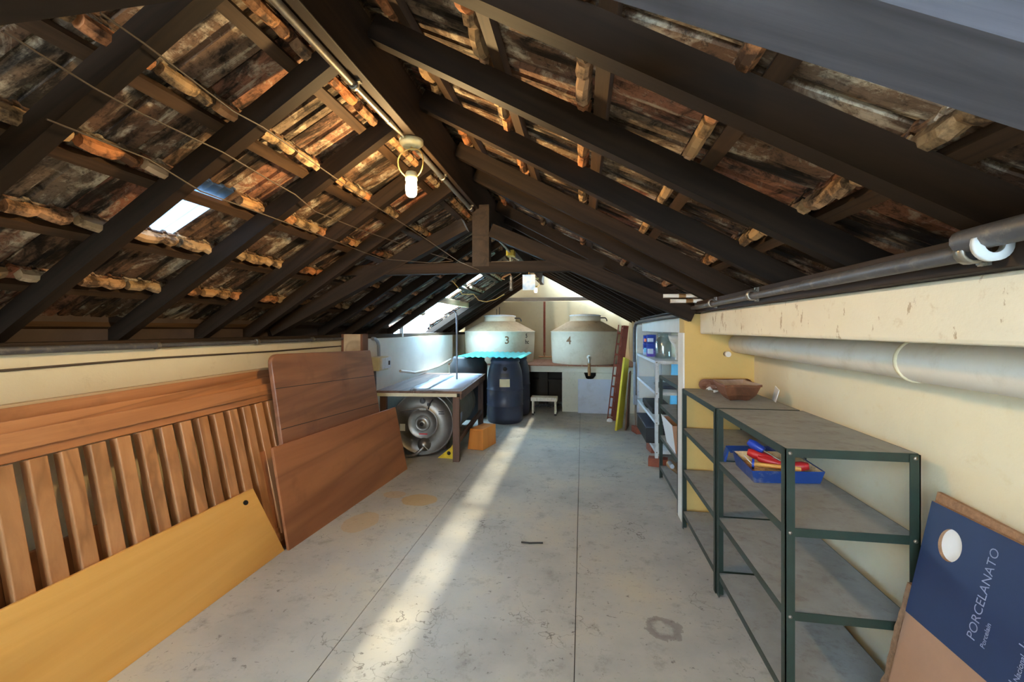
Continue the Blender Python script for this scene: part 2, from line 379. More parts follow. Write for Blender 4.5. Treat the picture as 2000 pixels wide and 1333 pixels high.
M['canlilac'] = paint('violet can print', lin(110, 90, 200), 0.35, 0.1)
M['canorange'] = paint('orange can print', lin(226, 110, 60), 0.4, 0.1)

# ------------------------------------------------------------------ roof geometry
def zl(x): return 1.435 + 0.65 * (x + 2.67)       # underside of the left rafters
def zr(x): return 1.714 + 0.555 * (0.835 - x)     # underside of the right rafters
AL = math.atan(0.65); AR = math.atan(0.555)
RD = 0.11; RW = 0.055                              # rafter depth (vertical) and width
Y0, Y1 = -3.4, 9.5
ceiling = struct('ceiling', label='pitched roof of dark timbers and old clay tiles seen from below')

b = B().box((-0.90, Y0, 2.465), (-0.82, Y1, 2.72)); obj('ridge_beam', b, M['rafter_y'], ceiling, 0.004)
b = B().prism([(-0.90, Y0, 2.715), (-0.86, Y0, 2.80), (-0.60, Y0, 2.76), (-0.60, Y0, 2.80), (-0.86, Y0, 2.95), (-0.905, Y0, 2.93)], (0, Y1 - Y0, 0)); obj('ridge_cap', b, M['tile'], ceiling)
# rafters: one shared mesh per side, local X runs down the slope
def rafter_mesh(nm, L, d, mat, w=RW):
    b = B(); n = 5
    for i in range(n):
        pass
    b.box((0, -w/2, 0), (L, w/2, d)); me = mesh(nm, b, mat); return me
LL = (2.80 - 0.88) / math.cos(AL); LR = (1.28 + 0.83) / math.cos(AR)
me_l = rafter_mesh('rafter', LL, RD * math.cos(AL), M['rafter']); me_r = rafter_mesh('rafter', LR, RD * math.cos(AR), M['rafter'])
def slopeM(side, x, y, z):
    if side == 'L': R = Matrix.Rotation(-AL, 4, 'Y') @ Matrix.Rotation(PI, 4, 'Z')
    else: R = Matrix.Rotation(AR, 4, 'Y')
    return Matrix.Translation((x, y, z)) @ R
left_y = [-3.3, -2.75, -2.2, -1.65, -0.55, 0.05, 1.13, 1.605, 2.175, 2.74, 3.2, 4.22, 4.75, 5.28, 5.86, 7.60, 7.98, 8.35, 8.6, 9.15]
right_y = [-3.3, -2.75, -2.2, -1.65, -1.1, -0.55, 0.05, 1.075, 1.61, 2.14, 2.77, 3.25, 4.1, 4.6, 5.1, 5.6, 6.1, 6.6, 7.1, 7.6, 8.1, 8.6, 9.15]
for y in left_y: inst('rafter', me_l, ceiling, slopeM('L', -0.88, y + random.uniform(-.01, .01), zl(-0.88)))
for y in right_y: inst('rafter', me_r, ceiling, slopeM('R', -0.83, y + random.uniform(-.01, .01), zr(-0.83)))
# battens lie across the rafters
BL = [-1.14, -1.47, -1.80, -2.13, -2.46, -2.74]; BR = [-0.66, -0.30, 0.06, 0.42, 0.78, 1.14]
def batten(side, x, ya, yb):
    bb = B().box((-0.024, ya, 0), (0.024, yb, 0.032)); me = mesh('batten', bb, M['batten'])
    z = (zl(x) if side == 'L' else zr(x)) + RD
    inst('batten', me, ceiling, (Matrix.Translation((x, 0, z)) @ (Matrix.Rotation(-AL, 4, 'Y') if side == 'L' else Matrix.Rotation(AR, 4, 'Y'))))
SK0, SK1 = 5.89, 7.57                              # the bay left open for daylight
for x in BL:
    if -2.6 < x < -1.2 and x >= -1.75: batten('L', x, Y0, -1.65); batten('L', x, -0.55, Y1); continue  # battens broken for the added fill bay behind the camera
    if x < -1.95:
        batten('L', x, Y0, SK0); batten('L', x, SK1, Y1)
    else: batten('L', x, Y0, Y1)
for x in BR: batten('R', x, Y0, Y1)
# tiles
TW = 0.236
PROF = [(-.128,.024),(-.106,.024),(-.100,.002),(-.056,.002),(-.052,.015),(-.034,.015),(-.030,.0),(.024,.0),(.028,.016),(.046,.016),(.050,.002),(.100,.002),(.122,.010)]
def tile_builder(L, seed, nib=True):
    rg = random.Random(seed); b = B(); n = len(PROF)
    xs = [-0.01, L * 0.5, L]; vs = []
    for top in (0, 0.013):
        for x in xs:
            for (y, z) in PROF: vs.append((x + (rg.uniform(-.004, .004) if x > 0.1 else 0), y, z + top + 0.034 * x / L + rg.uniform(-.0015, .0015)))
    fs = []; q = 3 * n
    for i in range(2):
        for j in range(n - 1):
            a = i*n + j; fs.append((a, a + 1, a + 1 + n, a + n)); fs.append((q + a, q + a + n, q + a + n + 1, q + a + 1))
    for i in (0, 2):
        for j in range(n - 1): a = i*n + j; fs.append((a, a + 1, q + a + 1, q + a))
    for j in (0, n - 1):
        for i in range(2): a = i*n + j; fs.append((a, a + n, q + a + n, q + a))
    b.add(vs, fs, 0)
    if nib:
        k = 7; ya = -.112 + rg.uniform(0, .012); yb = .106 - rg.uniform(0, .02)
        cut = rg.random() * 0.5 + 0.25; vv = []
        for i in range(k):
            y = ya + (yb - ya) * i / (k - 1); s = 1 + rg.uniform(-.18, .15)
            if abs(i / (k - 1) - cut) < 0.09: s *= 0.62
            if i in (0, k - 1): s *= 0.8
            for (x, z) in ((-.006, .006), (-.008, -.028), (.004, -.042), (.026, -.042), (.036, -.026), (.036, .006)): vv.append((.002 + x * (0.9 + 0.1 * s), y, z * s if z < 0 else z))
        ff = [(i*6 + j, i*6 + j + 1, (i+1)*6 + j + 1, (i+1)*6 + j) for i in range(k - 1) for j in range(5)]
        ff += [tuple(range(6)), tuple(range((k-1)*6, k*6))[::-1]]
        b.add(vv, ff, 1)
    return b
def rows(side):
    """head x of each tile row, tile length"""
    if side == 'L': return [(-0.985, 0.24)] + [(x + 0.062, 0.47) for x in BL[:-1]]
    return [(-0.90, 0.40)] + [(x - 0.062, 0.47) for x in BR]
tile_me = {}
for L in (0.24, 0.40, 0.47):
    for k in range(4):
        tile_me[(L, k)] = mesh('tile', tile_builder(L, k + int(L * 1000)), [M['tile'], M['nib']])
glass_me = mesh('glass_tile', tile_builder(0.47, 99, False), M['glasstile'])
ridge_me = {}
near = []; far = []
ncol = int((Y1 - Y0) / TW)
for side in ('L', 'R'):
    for r, (hx, L) in enumerate(rows(side)):
        for c in range(ncol):
            y = Y0 + TW * (c + 0.5) + (0.164 if side == 'L' else 0.0)
            if side == 'L' and 6.40 < y < 7.55 and r >= 4: continue
            if side == 'L' and 6.40 < y < 6.62 and r in (2, 3): continue
            if side == 'L' and -1.62 < y < -0.58 and 2 <= r <= 3: continue  # unseen bay behind the camera, left open to add cool fill light
            z = (zl(hx) if side == 'L' else zr(hx)) + RD + 0.034
            Mx = slopeM(side, hx, y + random.uniform(-.003, .003), z) @ Matrix.Rotation(random.uniform(-.006, .006), 4, 'Z')
            if side == 'L' and r == 3 and abs(y - 1.838) < 0.06: kind = 'glass'
            else: kind = 'tile'
            (near if 0.55 < y < 6.1 and kind == 'tile' else far).append((kind, L, Mx, y))
near_sorted = sorted(near, key=lambda q: q[3])
for i, (kind, L, Mx, y) in enumerate(near_sorted[:298]): inst('tile', tile_me[(L, random.randrange(4))], ceiling, Mx)
far += near_sorted[298:]
fb = B(); rb = B()
for kind, L, Mx, y in far:
    if kind == 'glass': inst('glass_tile', glass_me, ceiling, Mx, 'translucent glass roof tile letting in daylight'); continue
    tb = tile_builder(L, random.randrange(50), kind != 'ridge' and y > 0)
    tgt = rb if kind == 'ridge' else fb
    tgt.add([Mx @ p for p in tb.v], tb.f, 0)
    if kind != 'ridge': tgt.m[-len(tb.f):] = tb.m
o = obj('far_tiles', fb, [M['tile'], M['nib']], ceiling); o['kind'] = 'stuff'; o['label'] = 'farther clay roof tiles beyond the truss'
zq = lambda x: zl(x) + RD + .045
for ya, yb in ((-2.2, 0.9), (0.9, 4.0), (4.0, 7.1)):
    obj('streak_pane', B().quadbox([(-0.90, ya, zq(-.90)), (-1.03, ya, zq(-1.03)), (-1.03, yb, zq(-1.03)), (-0.90, yb, zq(-.90))], (0, 0, .004)), M['streakglass'], ceiling, label='hidden strip of frosted glass added beside the ridge to cast the floor streak')  # unseen from the camera, added so sun falls as a streak on the floor
for ya, yb in ((Y0, -2.2), (7.1, Y1)): obj('ridge_board', B().quadbox([(-0.90, ya, zq(-.90)), (-1.03, ya, zq(-1.03)), (-1.03, yb, zq(-1.03)), (-0.90, yb, zq(-.90))], (0, 0, .01)), M['conc'], ceiling)
# wall plates and eave boards
b = B().box((-2.74, Y0, 1.385), (-2.56, Y1, 1.435)); obj('wall_plate', b, M['rafter_y'], ceiling, 0.003)
b = B().box((-2.80, Y0, 1.30), (-2.74, SK0, 1.60)); obj('eave_board', b, M['conc'], ceiling)
b = B().box((-2.80, SK1, 1.30), (-2.74, Y1, 1.60)); obj('eave_board', b, M['conc'], ceiling)
b = B().box((-2.80, SK0, 1.30), (-2.74, SK1, 1.42)); obj('eave_board', b, M['conc'], ceiling)
b = B().box((0.835, Y0, 1.622), (0.90, 3.46, 1.702)); obj('wall_plate', b, M['rafter_y'], ceiling, 0.003)
b = B().box((1.16, Y0, 1.45), (1.26, 6.9, 1.60)); obj('eave_beam', b, M['rafter_y'], ceiling, 0.003)
# trusses: principal rafters, king post, tie beam
def truss(yc, w, tz, mat_r, dz=0.0):
    a, c = yc - w/2, yc + w/2
    def beam(p, q, h, nm, mat, w):
        p = Vector(p); q = Vector(q); d = (q - p).normalized(); L = (q - p).length
        bb = B().box((0, -w/2, 0), (L, w/2, h)); R = Matrix((( d.x, 0, -d.z), (0, 1, 0), (d.z, 0, d.x))).to_4x4()
        if d.x < 0: R = Matrix((( d.x, 0, d.z), (0, -1, 0), (d.z, 0, -d.x))).to_4x4()
        inst(nm, mesh(nm, bb, mat), ceiling, Matrix.Translation(p) @ R)
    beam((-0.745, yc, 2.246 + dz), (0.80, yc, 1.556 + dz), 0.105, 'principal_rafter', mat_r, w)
    beam((-0.92, yc, 2.30), (-2.66, yc, 1.44), 0.105, 'principal_rafter', M['rafter'], w)
    beam((-2.05, yc, tz), (0.16, yc, tz), 0.085, 'tie_beam', M['rafter'], w - .012)
    bb = B().box((-0.875, a + .004, tz + .05), (-0.735, c - .004, 2.50)); obj('king_post', bb, M['rafter_y'], ceiling, 0.003)
truss(3.45, 0.09, 1.952, M['rafter']); truss(0.545, 0.11, 2.018, M['rafter_daylit'], 0.048)
# end gable frame over the tanks
b = B().box((-2.0, 9.28, 2.10), (0.75, 9.38, 2.175)); obj('tie_beam', b, paint('dusty grey beam', lin(150, 142, 134), 0.7, 0.1, 6), ceiling, 0.003, label='dusty grey tie beam against the back gable')

# ------------------------------------------------------------------ floor and walls
floor = struct('floor', label='worn concrete floor with sawn joints')
for x0, x1 in ((-3.4, -1.1525), (-1.1485, -0.0355), (-0.0315, 1.4)):
    obj('slab', B().box((x0, Y0 - .2, -0.10), (x1, 10.4, 0.0)), M['floor'], floor)
obj('joint_bed', B().box((-1.1525, Y0, -0.05), (-1.1485, 10.0, -0.010)), M['black'], floor)
obj('joint_bed', B().box((-0.0355, Y0, -0.05), (-0.0315, 10.0, -0.010)), M['black'], floor)

wl = struct('wall_left', B().box((-2.74, Y0, 0), (-2.5, 8.2, 1.385)), M['wall_l'], 'low cream plaster wall under the left eave')
obj('end_return', B().box((-2.86, 8.2, 0), (-2.62, 10.2, 1.42)), M['wall_l'], wl)
obj('white_plaster', B().box((-2.501, 4.75, 0), (-2.4975, 8.198, 1.384)), M['white_edge'], wl, label='whitewashed stretch beside the work table')
wr = struct('wall_right', B().box((1.27, Y0, 0), (1.45, 6.9, 1.62)), M['wall_r'], 'yellow plaster wall behind the shelves')
obj('beam', B().box((0.87, Y0, 1.463), (1.28, 3.44, 1.622)), M['beam_r'], wr, 0.012, label='worn cream beam running along the top of the wall')
cb = B().box((0.772, 3.50, 0), (1.28, 3.67, 1.615)); obj('column', cb, M['column'], wr, 0.004, label='ochre column that ends the beam')
obj('corner_strip', B().box((0.762, 3.497, 0), (0.774, 3.673, 1.47)), M['white_edge'], wr)
obj('beam', B().box((0.862, 3.67, 1.465), (1.28, 6.56, 1.60)), M['white_edge'], wr, 0.006, label='white beam beyond the column')
obj('column', B().box((0.79, 6.58, 0), (1.28, 6.85, 1.60)), M['white_edge'], wr, 0.004, label='far column by the ladder')
wa = struct('wall_alcove', B().box((1.0, 6.85, 0), (1.2, 10.2, 2.0)), M['back'], 'side wall of the tank alcove')
ws = struct('wall_back', B().prism([(-2.9, 9.55, 0), (1.2, 9.55, 0), (1.2, 9.55, 1.70), (-0.86, 9.55, 2.80), (-2.9, 9.55, 1.50)], (0, 0.15, 0)), M['back'], 'plastered gable wall behind the water tanks')
obj('plaster_panel', B().box((-2.6, 9.50, 0.93), (-0.84, 9.549, 2.10)), M['back'], ws); obj('plaster_panel', B().box((-0.79, 9.50, 0.93), (0.98, 9.549, 2.10)), M['back'], ws)
obj('dark_joint', B().box((-0.84, 9.53, 0.93), (-0.79, 9.549, 2.10)), M['brick'], ws)
# wall behind the camera with an open doorway to daylight
wb = B()
for a, c in (((-2.9, Y0 - .15, 0), (-1.7, Y0, 2.95)), ((0.1, Y0 - .15, 0), (1.45, Y0, 2.95)), ((-1.7, Y0 - .15, 2.05), (0.1, Y0, 2.95)), ((-1.7, Y0 - .15, 0), (0.1, Y0, 1.10))): wb.box(a, c)
struct('wall_rear', wb, M['wall_l'], 'rear wall with a wide opening to daylight')

# tank platform
pf = struct('wall_platform', B().box((-2.6, 7.95, 0.715), (1.0, 9.5, 0.825)), M['platform'], 'masonry platform carrying the water tanks')
for x0, x1, nm in ((-2.6, -0.985, 'front_panel'), (-0.36, 0.035, 'front_panel'), (0.245, 1.0, 'front_panel')):
    obj(nm, B().box((x0, 7.94, 0), (x1, 8.06, 0.712)), M['platform'], pf, 0.006)
obj('front_panel', B().prism([(0.035, 7.94, 0), (0.245, 7.94, 0), (0.245, 7.94, 0.66), (0.20, 7.94, 0.60), (0.13, 7.94, 0.575), (0.07, 7.94, 0.60), (0.035, 7.94, 0.70)], (0, 0.1, 0)), M['platform'], pf)
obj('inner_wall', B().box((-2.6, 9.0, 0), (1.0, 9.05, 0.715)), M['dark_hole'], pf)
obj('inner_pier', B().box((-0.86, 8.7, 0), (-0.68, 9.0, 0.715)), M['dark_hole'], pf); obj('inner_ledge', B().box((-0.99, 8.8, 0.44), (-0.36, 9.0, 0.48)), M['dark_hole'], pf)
x = -2.58
k = 0
while x < 0.98:
    for y in (7.92, 8.20, 8.48, 8.76, 9.04, 9.32 - 0.12):
        obj('floor_tile', B().box((x, y, 0.8255), (min(x + 0.252, 0.99), y + (0.272 if y < 9.1 else 0.28), 0.842)), M['terracotta'], pf); k += 1
    x += 0.258

# ------------------------------------------------------------------ lamps
def pendant(loc, label, mat, sc=1.0):
    x, y, z = loc
    t = thing('pendant_bulb', label, 'lamp', (x, y, z))
    obj('ceramic_base', B().lathe([(0.0, 2.463 - z), (0.06, 2.463 - z), (0.06, 2.445 - z), (0.045, 2.430 - z), (0.0, 2.430 - z)], (x, y, z), 20), M['ceramic'], t)
    pts = [(x + 0.068 * math.sin(a), y + 0.012 * math.cos(2*a), z + 0.115 + 0.075 * (-math.cos(a))) for a in [2*PI*i/24 for i in range(25)]]
    obj('flex', B().tube(pts, 0.0035, 6), M['wire_pale'], t)
    obj('socket', B().lathe([(0.0, 0.065), (0.026, 0.065), (0.030, 0.055), (0.030, 0.022), (0.0, 0.022)], (x, y, z), 16), M['ceramic'], t)
    obj('bulb', B().lathe([(0.0, -0.062), (0.014, -0.060), (0.024, -0.052), (0.028, -0.036), (0.028, 0.0), (0.024, 0.02), (0.0, 0.022)], (x, y, z), 16), mat, t, label='lit warm white bulb')
    obj('flex_drop', B().tube([(x, y, z + 0.19), (x + 0.006, y, z + 0.205), (x, y, 2.435)], 0.0035, 6), M['wire_pale'], t)
    return t
pendant((-0.86, 2.11, 2.235), 'big bare lit bulb on a looped flex hanging near under the ridge', M['bulb'])
pendant((-0.86, 8.15, 2.245), 'bare lit bulb far back under the ridge, in front of the tank gable', M['bulb_far'])
pendant((-0.86, -2.0, 2.235), 'bare lit bulb behind the viewer under the ridge', M['bulb'])

# ------------------------------------------------------------------ left wall boards
# yellow board on the floor, leaning
ub = Vector((-0.10, -0.165, 0.475)); nb = Vector((0.475, 0, 0.10)).normalized() * 0.022
p = [Vector((-1.99, 0.45, 0)), Vector((-1.99, 2.665, 0)), Vector((-1.99, 2.665, 0)) + ub, Vector((-1.99, 0.45, 0)) + ub]
o = obj('plywood_board', B().quadbox(p, nb * -1), M['yellowply'], None, 0.003)
tag(o, 'long yellow varnished board with a finger hole, leaning low against the wooden slats', 'board')
c = p[2] - ub * 0.13 + Vector((0, -0.10, 0)); hb = B(); ex = Vector((0, 1, 0)); ey = ub.normalized(); nn = nb.normalized()
ring = [c + ex * 0.020 * math.cos(a) + ey * 0.017 * math.sin(a) + nn * 0.0008 for a in [2*PI*i/16 for i in range(16)]]
Mo = world_of(o).inverted(); hb.add([v for v in ring], [tuple(range(16))]); h = obj('finger_hole', hb, M['black'], o)
# brown boards
def lean_board(name, pl, pr_, up_l, up_r, th, mat, label, cat='board', bev=0.003):
    pl, pr_ = Vector(pl), Vector(pr_); q = [pl, pr_, pr_ + Vector(up_r), pl + Vector(up_l)]
    n = (q[1] - q[0]).cross(q[3] - q[0]).normalized()
    if n.x > 0: n = -n
    return tag(obj(name, B().quadbox(q, n * th), mat, None, bev), label, cat)
lean_board('plywood_board', (-1.955, 2.665, 0), (-1.845, 4.42, 0), (-0.10, -0.03, 0.70), (-0.15, 0.03, 0.655), 0.02, M['brownply'], 'large reddish brown board on the floor, frontmost of the two low brown boards')
lean_board('plywood_board', (-2.03, 2.655, 0), (-1.95, 4.2, 0), (-0.135, -0.03, 0.66), (-0.145, 0.0, 0.60), 0.05, M['brownply'], 'thick brown board tucked behind the front low brown board')
# table leaf with rounded corners and grooves
lf = thing('table_leaf', 'tall dark brown grooved table leaf with rounded top corner, leaning on the left wall', 'table top', (-2.02, 3.5, 0))
def leafpt(y, z, d=0.0): return Vector((-2.0 - 0.2 * z / 1.31 + d, y, z))
yl0, yl1, zt = 2.80, 4.28, 1.318
pts = [leafpt(yl0, 0.0), leafpt(yl1 + 0.02, 0.0), leafpt(yl1, zt - 0.055 - 0.03)]
pts += [leafpt(yl1 - 0.02 + 0.02 * math.cos(a), zt - 0.06 + 0.02 * math.sin(a)) for a in (0, PI/4, PI/2)]
pts += [leafpt(yl0 + 0.07 - 0.07 * math.sin(a), zt - 0.07 + 0.07 * math.cos(a)) for a in [PI/2 * i / 6 for i in range(7)]]
obj('board', B().prism(pts, (-0.035, 0, -0.006)), M['leafwood'], lf, 0.006)
for z in (1.07, 0.78, 0.40):
    obj('groove', B().quadbox([leafpt(yl0 + 0.005, z, .0012), leafpt(yl1 - 0.002, z - 0.06, .0012), leafpt(yl1 - 0.002, z - 0.055, .0012), leafpt(yl0 + 0.005, z + 0.005, .0012)], (-0.002, 0, 0)), M['black'], lf)
# slatted panels
PX = lambda z, d=0.0: -2.03 - 0.255 * z / 1.1 + d
SR = math.atan(0.255 / 1.1)
def slat_panel(label, dx, dy, dz, n, y0, y1):
    t = thing('slatted_panel', label, 'wooden panel', (PX(0) + dx, y0 + dy, 0), 0, None)
    def P(y, z, d=0): return Vector((PX(z) + d + dx, y + dy, z + dz))
    def bar(nm, ya, yb, za, zb, d0, d1, mat, tilt=0.0):
        q = [P(ya, za, d1), P(yb, za + tilt, d1), P(yb, zb + tilt, d1), P(ya, zb, d1)]
        obj(nm, B().quadbox(q, (d0 - d1, 0, (d0 - d1) * 0.232)), mat, t, 0.004)
    TL = 0.030
    bar('top_rail', y0, y1, 1.0, 1.075, -0.02, 0.026, M['railwood'], TL)
    bar('lower_rail', y0, y1, 0.955, 0.999, -0.02, 0.006, M['railwood'], TL)
    bar('bottom_rail', y0, y1, 0.05, 0.14, -0.02, 0.012, M['railwood'], 0)
    bar('end_stile', y1 - 0.035, y1, 0.14, 0.985, -0.02, 0.010, M['slatwood'])
    for i in range(n):
        y = 1.44 - 0.114 * 8 + 0.114 * i
        if y < y0 or y > y1 - 0.06: continue
        q0 = 0.955 + TL * (y - y0) / (y1 - y0)
        bar('slat', y, y + 0.066, 0.10, q0, -0.026, 0.022, M['slatwood'])
slat_panel('front wooden slat panel with wide slats, the one facing the room on the left', 0, 0, 0, 24, 0.55, 3.03)
slat_panel('second wooden frame panel tucked right behind the front slat panel', -0.060, 0.05, 0.038, 0, 0.55, 2.97)
def plank(y0, y1, z0, z1, d, th, mat, label, tilt=0.0):
    q = [Vector((PX(z0) + d, y0, z0)), Vector((PX(z0 + tilt) + d, y1, z0 + tilt)), Vector((PX(z1 + tilt) + d, y1, z1 + tilt)), Vector((PX(z1) + d, y0, z1))]
    return tag(obj('plank', B().quadbox(q, (-th, 0, 0)), mat, None, 0.003), label, 'plank')
t = thing('edge_rail', 'long thin wooden rail with pale top edge lying highest behind the slat panels', 'rail', (-2.40, 1.8, 1.08))
q = [Vector((-2.375, 0.5, 1.095)), Vector((-2.375, 3.02, 1.125)), Vector((-2.385, 3.02, 1.190)), Vector((-2.385, 0.5, 1.155))]
obj('rail', B().quadbox(q, (-.03, 0, 0)), M['railwood'], t, .003); obj('pale_edge', B().quadbox([q[3] + Vector((.002, 0, 0)), q[2] + Vector((.002, 0, 0)), q[2] + Vector((.002, 0, .012)), q[3] + Vector((.002, 0, .012))], (-.03, 0, 0)), M['plywood_edge'], t, label='pale top edge')
plank(0.5, 1.78, 0.0, 0.56, -0.13, 0.02, M['darkslat'], 'dark brown low board standing behind the slat panels at far left')
for y_ in (0.7, 2.9): obj('post', B().box((-2.46, y_, 0), (-2.42, y_ + .06, 1.11)), M['darkslat'], t)
# box behind the leaf, top of the wall
t = thing('wooden_crate', 'narrow tall wooden crate standing against the left wall behind the table leaf', 'crate', (-2.37, 4.28, 0))
obj('front_panel', B().box((-2.465, 4.22, 0), (-2.275, 4.235, 1.445)), M['plywood_edge'], t); obj('edge_stile', B().box((-2.49, 4.215, 0), (-2.465, 4.33, 1.447)), M['darkslat'], t); obj('edge_stile', B().box((-2.275, 4.215, 0), (-2.25, 4.33, 1.447)), M['darkslat'], t)
obj('top_panel', B().box((-2.465, 4.235, 1.43), (-2.275, 4.33, 1.445)), M['plywood_edge'], t)
# conduit along the left wall
t = thing('wall_conduit', 'long dark pipe running along the top of the left wall', 'pipe', (-2.47, 0.4, 1.40))
obj('pipe', B().tube([(-2.475, 0.3, 1.408), (-2.475, 2.2, 1.403)], 0.018, 10), M['darkpipe'], t); obj('pipe', B().tube([(-2.478, 2.2, 1.403), (-2.478, 4.48, 1.398)], 0.014, 10), M['darkpipe'], t)
for y in (2.2, 3.0, 3.7): obj('clamp', B().tube([(-2.475, y - .012, 1.402), (-2.475, y + .012, 1.402)], 0.022, 10), M['galv'], t)
tag(obj('wall_cable', B().tube([(-2.494, 0.6, 1.325), (-2.494, 1.5, 1.318), (-2.494, 2.2, 1.327), (-2.494, 3.2, 1.318), (-2.494, 4.3, 1.322)], 0.006, 6), M['wire']), 'thin brown cable clipped along the left wall above the boards', 'cable')
# electric box and conduit bend
t = thing('electric_box', 'cream electrical box on the left wall beside the table leaf', 'electrical box', (-2.45, 4.98, 1.0))
obj('body', B().box((-2.499, 4.83, 1.0), (-2.37, 5.08, 1.165)), M['cream_trim'], t, 0.006); obj('cover', B().box((-2.37, 4.86, 1.02), (-2.345, 5.10, 1.15)), M['white_enamel'], t, 0.004)
obj('switch', B().box((-2.345, 5.03, 1.06), (-2.338, 5.06, 1.11)), M['black'], t)
t = thing('conduit', 'grey conduit bending over and down into the electrical box', 'pipe', (-2.47, 4.7, 1.35))
obj('pipe', B().tube([(-2.47, 4.86, 1.385), (-2.47, 4.93, 1.38), (-2.47, 4.99, 1.35), (-2.47, 5.02, 1.30), (-2.47, 5.03, 1.166)], 0.020, 10), M['greypipe'], t)
obj('pipe', B().tube([(-2.47, 4.92, 0.999), (-2.47, 4.95, 0.0)], 0.018, 10), M['darkpipe'], t)
t = thing('hose', 'pale grey hose lying along the left wall above the table', 'hose', (-2.4, 6.0, 0.8))
obj('tube', B().tube([(-2.45, 5.62, .925), (-2.44, 6.1, .855), (-2.44, 6.6, .845), (-2.44, 7.2, .86), (-2.44, 7.9, .93)], 0.019, 10), M['bigpipe'], t)

# ------------------------------------------------------------------ table with the steel tank below
TR = math.atan(0.085); 
tb = thing('work_table', 'worn wooden table with cream front edge, standing over the steel tank', 'table', (-1.36, 4.74, 0), TR)
def tl(nm, a, c, mat, bev=0.003): return obj(nm, B().box(a, c), mat, tb, bev, local=True)
tl('tabletop', (-0.95, -0.03, 0.775), (-0.52, 1.98, 0.80), M['oldtable']); tl('tabletop', (-0.515, -0.03, 0.775), (0.03, 1.98, 0.80), M['oldtable'])
tl('front_apron', (-0.95, -0.02, 0.735), (-0.03, 0.0, 0.774), M['cream_trim']); tl('side_apron', (0.0, 0.0, 0.705), (0.02, 1.95, 0.774), M['oldtable'])
tl('leg', (-0.08, 0.0, 0), (-0.005, 0.07, 0.734), M['oldtable_z']); tl('leg', (-0.08, 1.86, 0), (-0.005, 1.94, 0.774), M['oldtable_z'])
tl('leg', (-0.93, 0.02, 0), (-0.86, 0.08, 0.734), M['oldtable_z']); tl('leg', (-0.93, 1.86, 0), (-0.86, 1.94, 0.774), M['oldtable_z'])
tl('side_stretcher', (-0.05, 0.07, 0.19), (-0.015, 1.86, 0.255), M['oldtable_z'])
RT = Matrix.Translation((-1.36, 4.74, 0)) @ Matrix.Rotation(TR, 4, 'Z')
for i, (a, c, zz, lb) in enumerate((((-0.50, -0.01), (0.0, 1.9), 0.8008, 'largest pale blue paper sheet spread on the work table'), ((-0.60, 0.02), (-0.38, 1.6), 0.803, 'narrow pale sheet under the big blue sheet on the work table'))):
    q = []
    g = B(); n = 8
    for j in range(n + 1):
        yy = a[1] + (c[1] - a[1]) * j / n
        for k in range(4):
            xx = a[0] + (c[0] - a[0]) * k / 3 + (0.02 * math.sin(j * 1.9 + i) if k in (0,) else 0)
            q.append(RT @ Vector((xx, yy + (0.03 * math.sin(k * 2.1) if j == 0 else 0), zz + 0.0025 * (1 + math.sin(j * 2.3 + k * 1.7)))))
    g.add(q, [(j*4 + k, j*4 + k + 1, (j+1)*4 + k + 1, (j+1)*4 + k) for j in range(n) for k in range(3)], 0, True)
    o = tag(obj('paper_sheet', g, M['bluepaper'] if i == 0 else M['canwhite']), lb, 'paper')
    md = o.modifiers.new('thick', 'SOLIDIFY'); md.thickness = 0.001
# steel milk tank lying on its side
st = thing('steel_tank', 'round stainless steel tank lying on its side under the wooden table', 'tank', (-1.85, 4.88, 0.0), TR)
TC = 0.372; AX = Matrix.Rotation(-PI/2, 4, 'X')    # lathe z -> +y
def lt(nm, prof, mat, c=(0, 0, 0.39), n=48): return obj(nm, B().lathe(prof, c, n, 0, AX), mat, st, local=True)
lt('shell', [(0.355, 0.02), (0.355, 1.68), (0.30, 1.74), (0.0, 1.76)], M['steel_dull'])
lt('end_plate', [(0.0, 0.004), (0.11, 0.002), (0.155, 0.0), (0.166, -0.007), (0.174, -0.009), (0.182, -0.007), (0.19, 0.002), (0.25, 0.001), (0.34, 0.003), (0.352, -0.010), (0.372, -0.012), (0.372, 0.03), (0.355, 0.03)], M['steel'])
lt('hoop', [(0.355, 0.22), (0.364, 0.22), (0.364, 0.25), (0.355, 0.25)], M['steel']); lt('hoop', [(0.355, 1.48), (0.364, 1.48), (0.364, 1.51), (0.355, 1.51)], M['steel'])
lt('centre_boss', [(0.0, -0.032), (0.03, -0.032), (0.045, -0.022), (0.072, -0.004), (0.080, -0.010), (0.086, -0.010), (0.092, 0.002)], M['steel'], (0.0, 0, 0.39), 32)
lt('centre_knob', [(0.0, -0.050), (0.020, -0.047), (0.024, -0.031), (0.0, -0.030)], M['black'], (0.0, 0, 0.39), 16)
lt('outlet_flange', [(0.0, -0.075), (0.03, -0.075), (0.045, -0.055), (0.066, -0.045), (0.066, -0.012), (0.08, -0.008), (0.08, 0.01)], M['steel'], (0.02, 0, 0.145), 20)
lt('plug', [(0.0, -0.02), (0.03, -0.015), (0.035, 0.0)], M['darkpipe'], (0.0, 0, 0.655), 16)
obj('latch', B().box((0.06, -0.03, 0.60), (0.10, -0.004, 0.63)).tube([(0.07, -0.02, 0.56), (0.09, -0.025, 0.62), (0.13, -0.03, 0.68)], 0.008, 6), M['black'], st, local=True)
obj('hinge_bar', B().tube([(-0.26, -0.02, 0.535), (-0.10, -0.025, 0.56), (0.02, -0.02, 0.585)], 0.008, 6).box((-0.03, -0.03, 0.55), (0.05, -0.01, 0.575)), M['galv'], st, local=True)
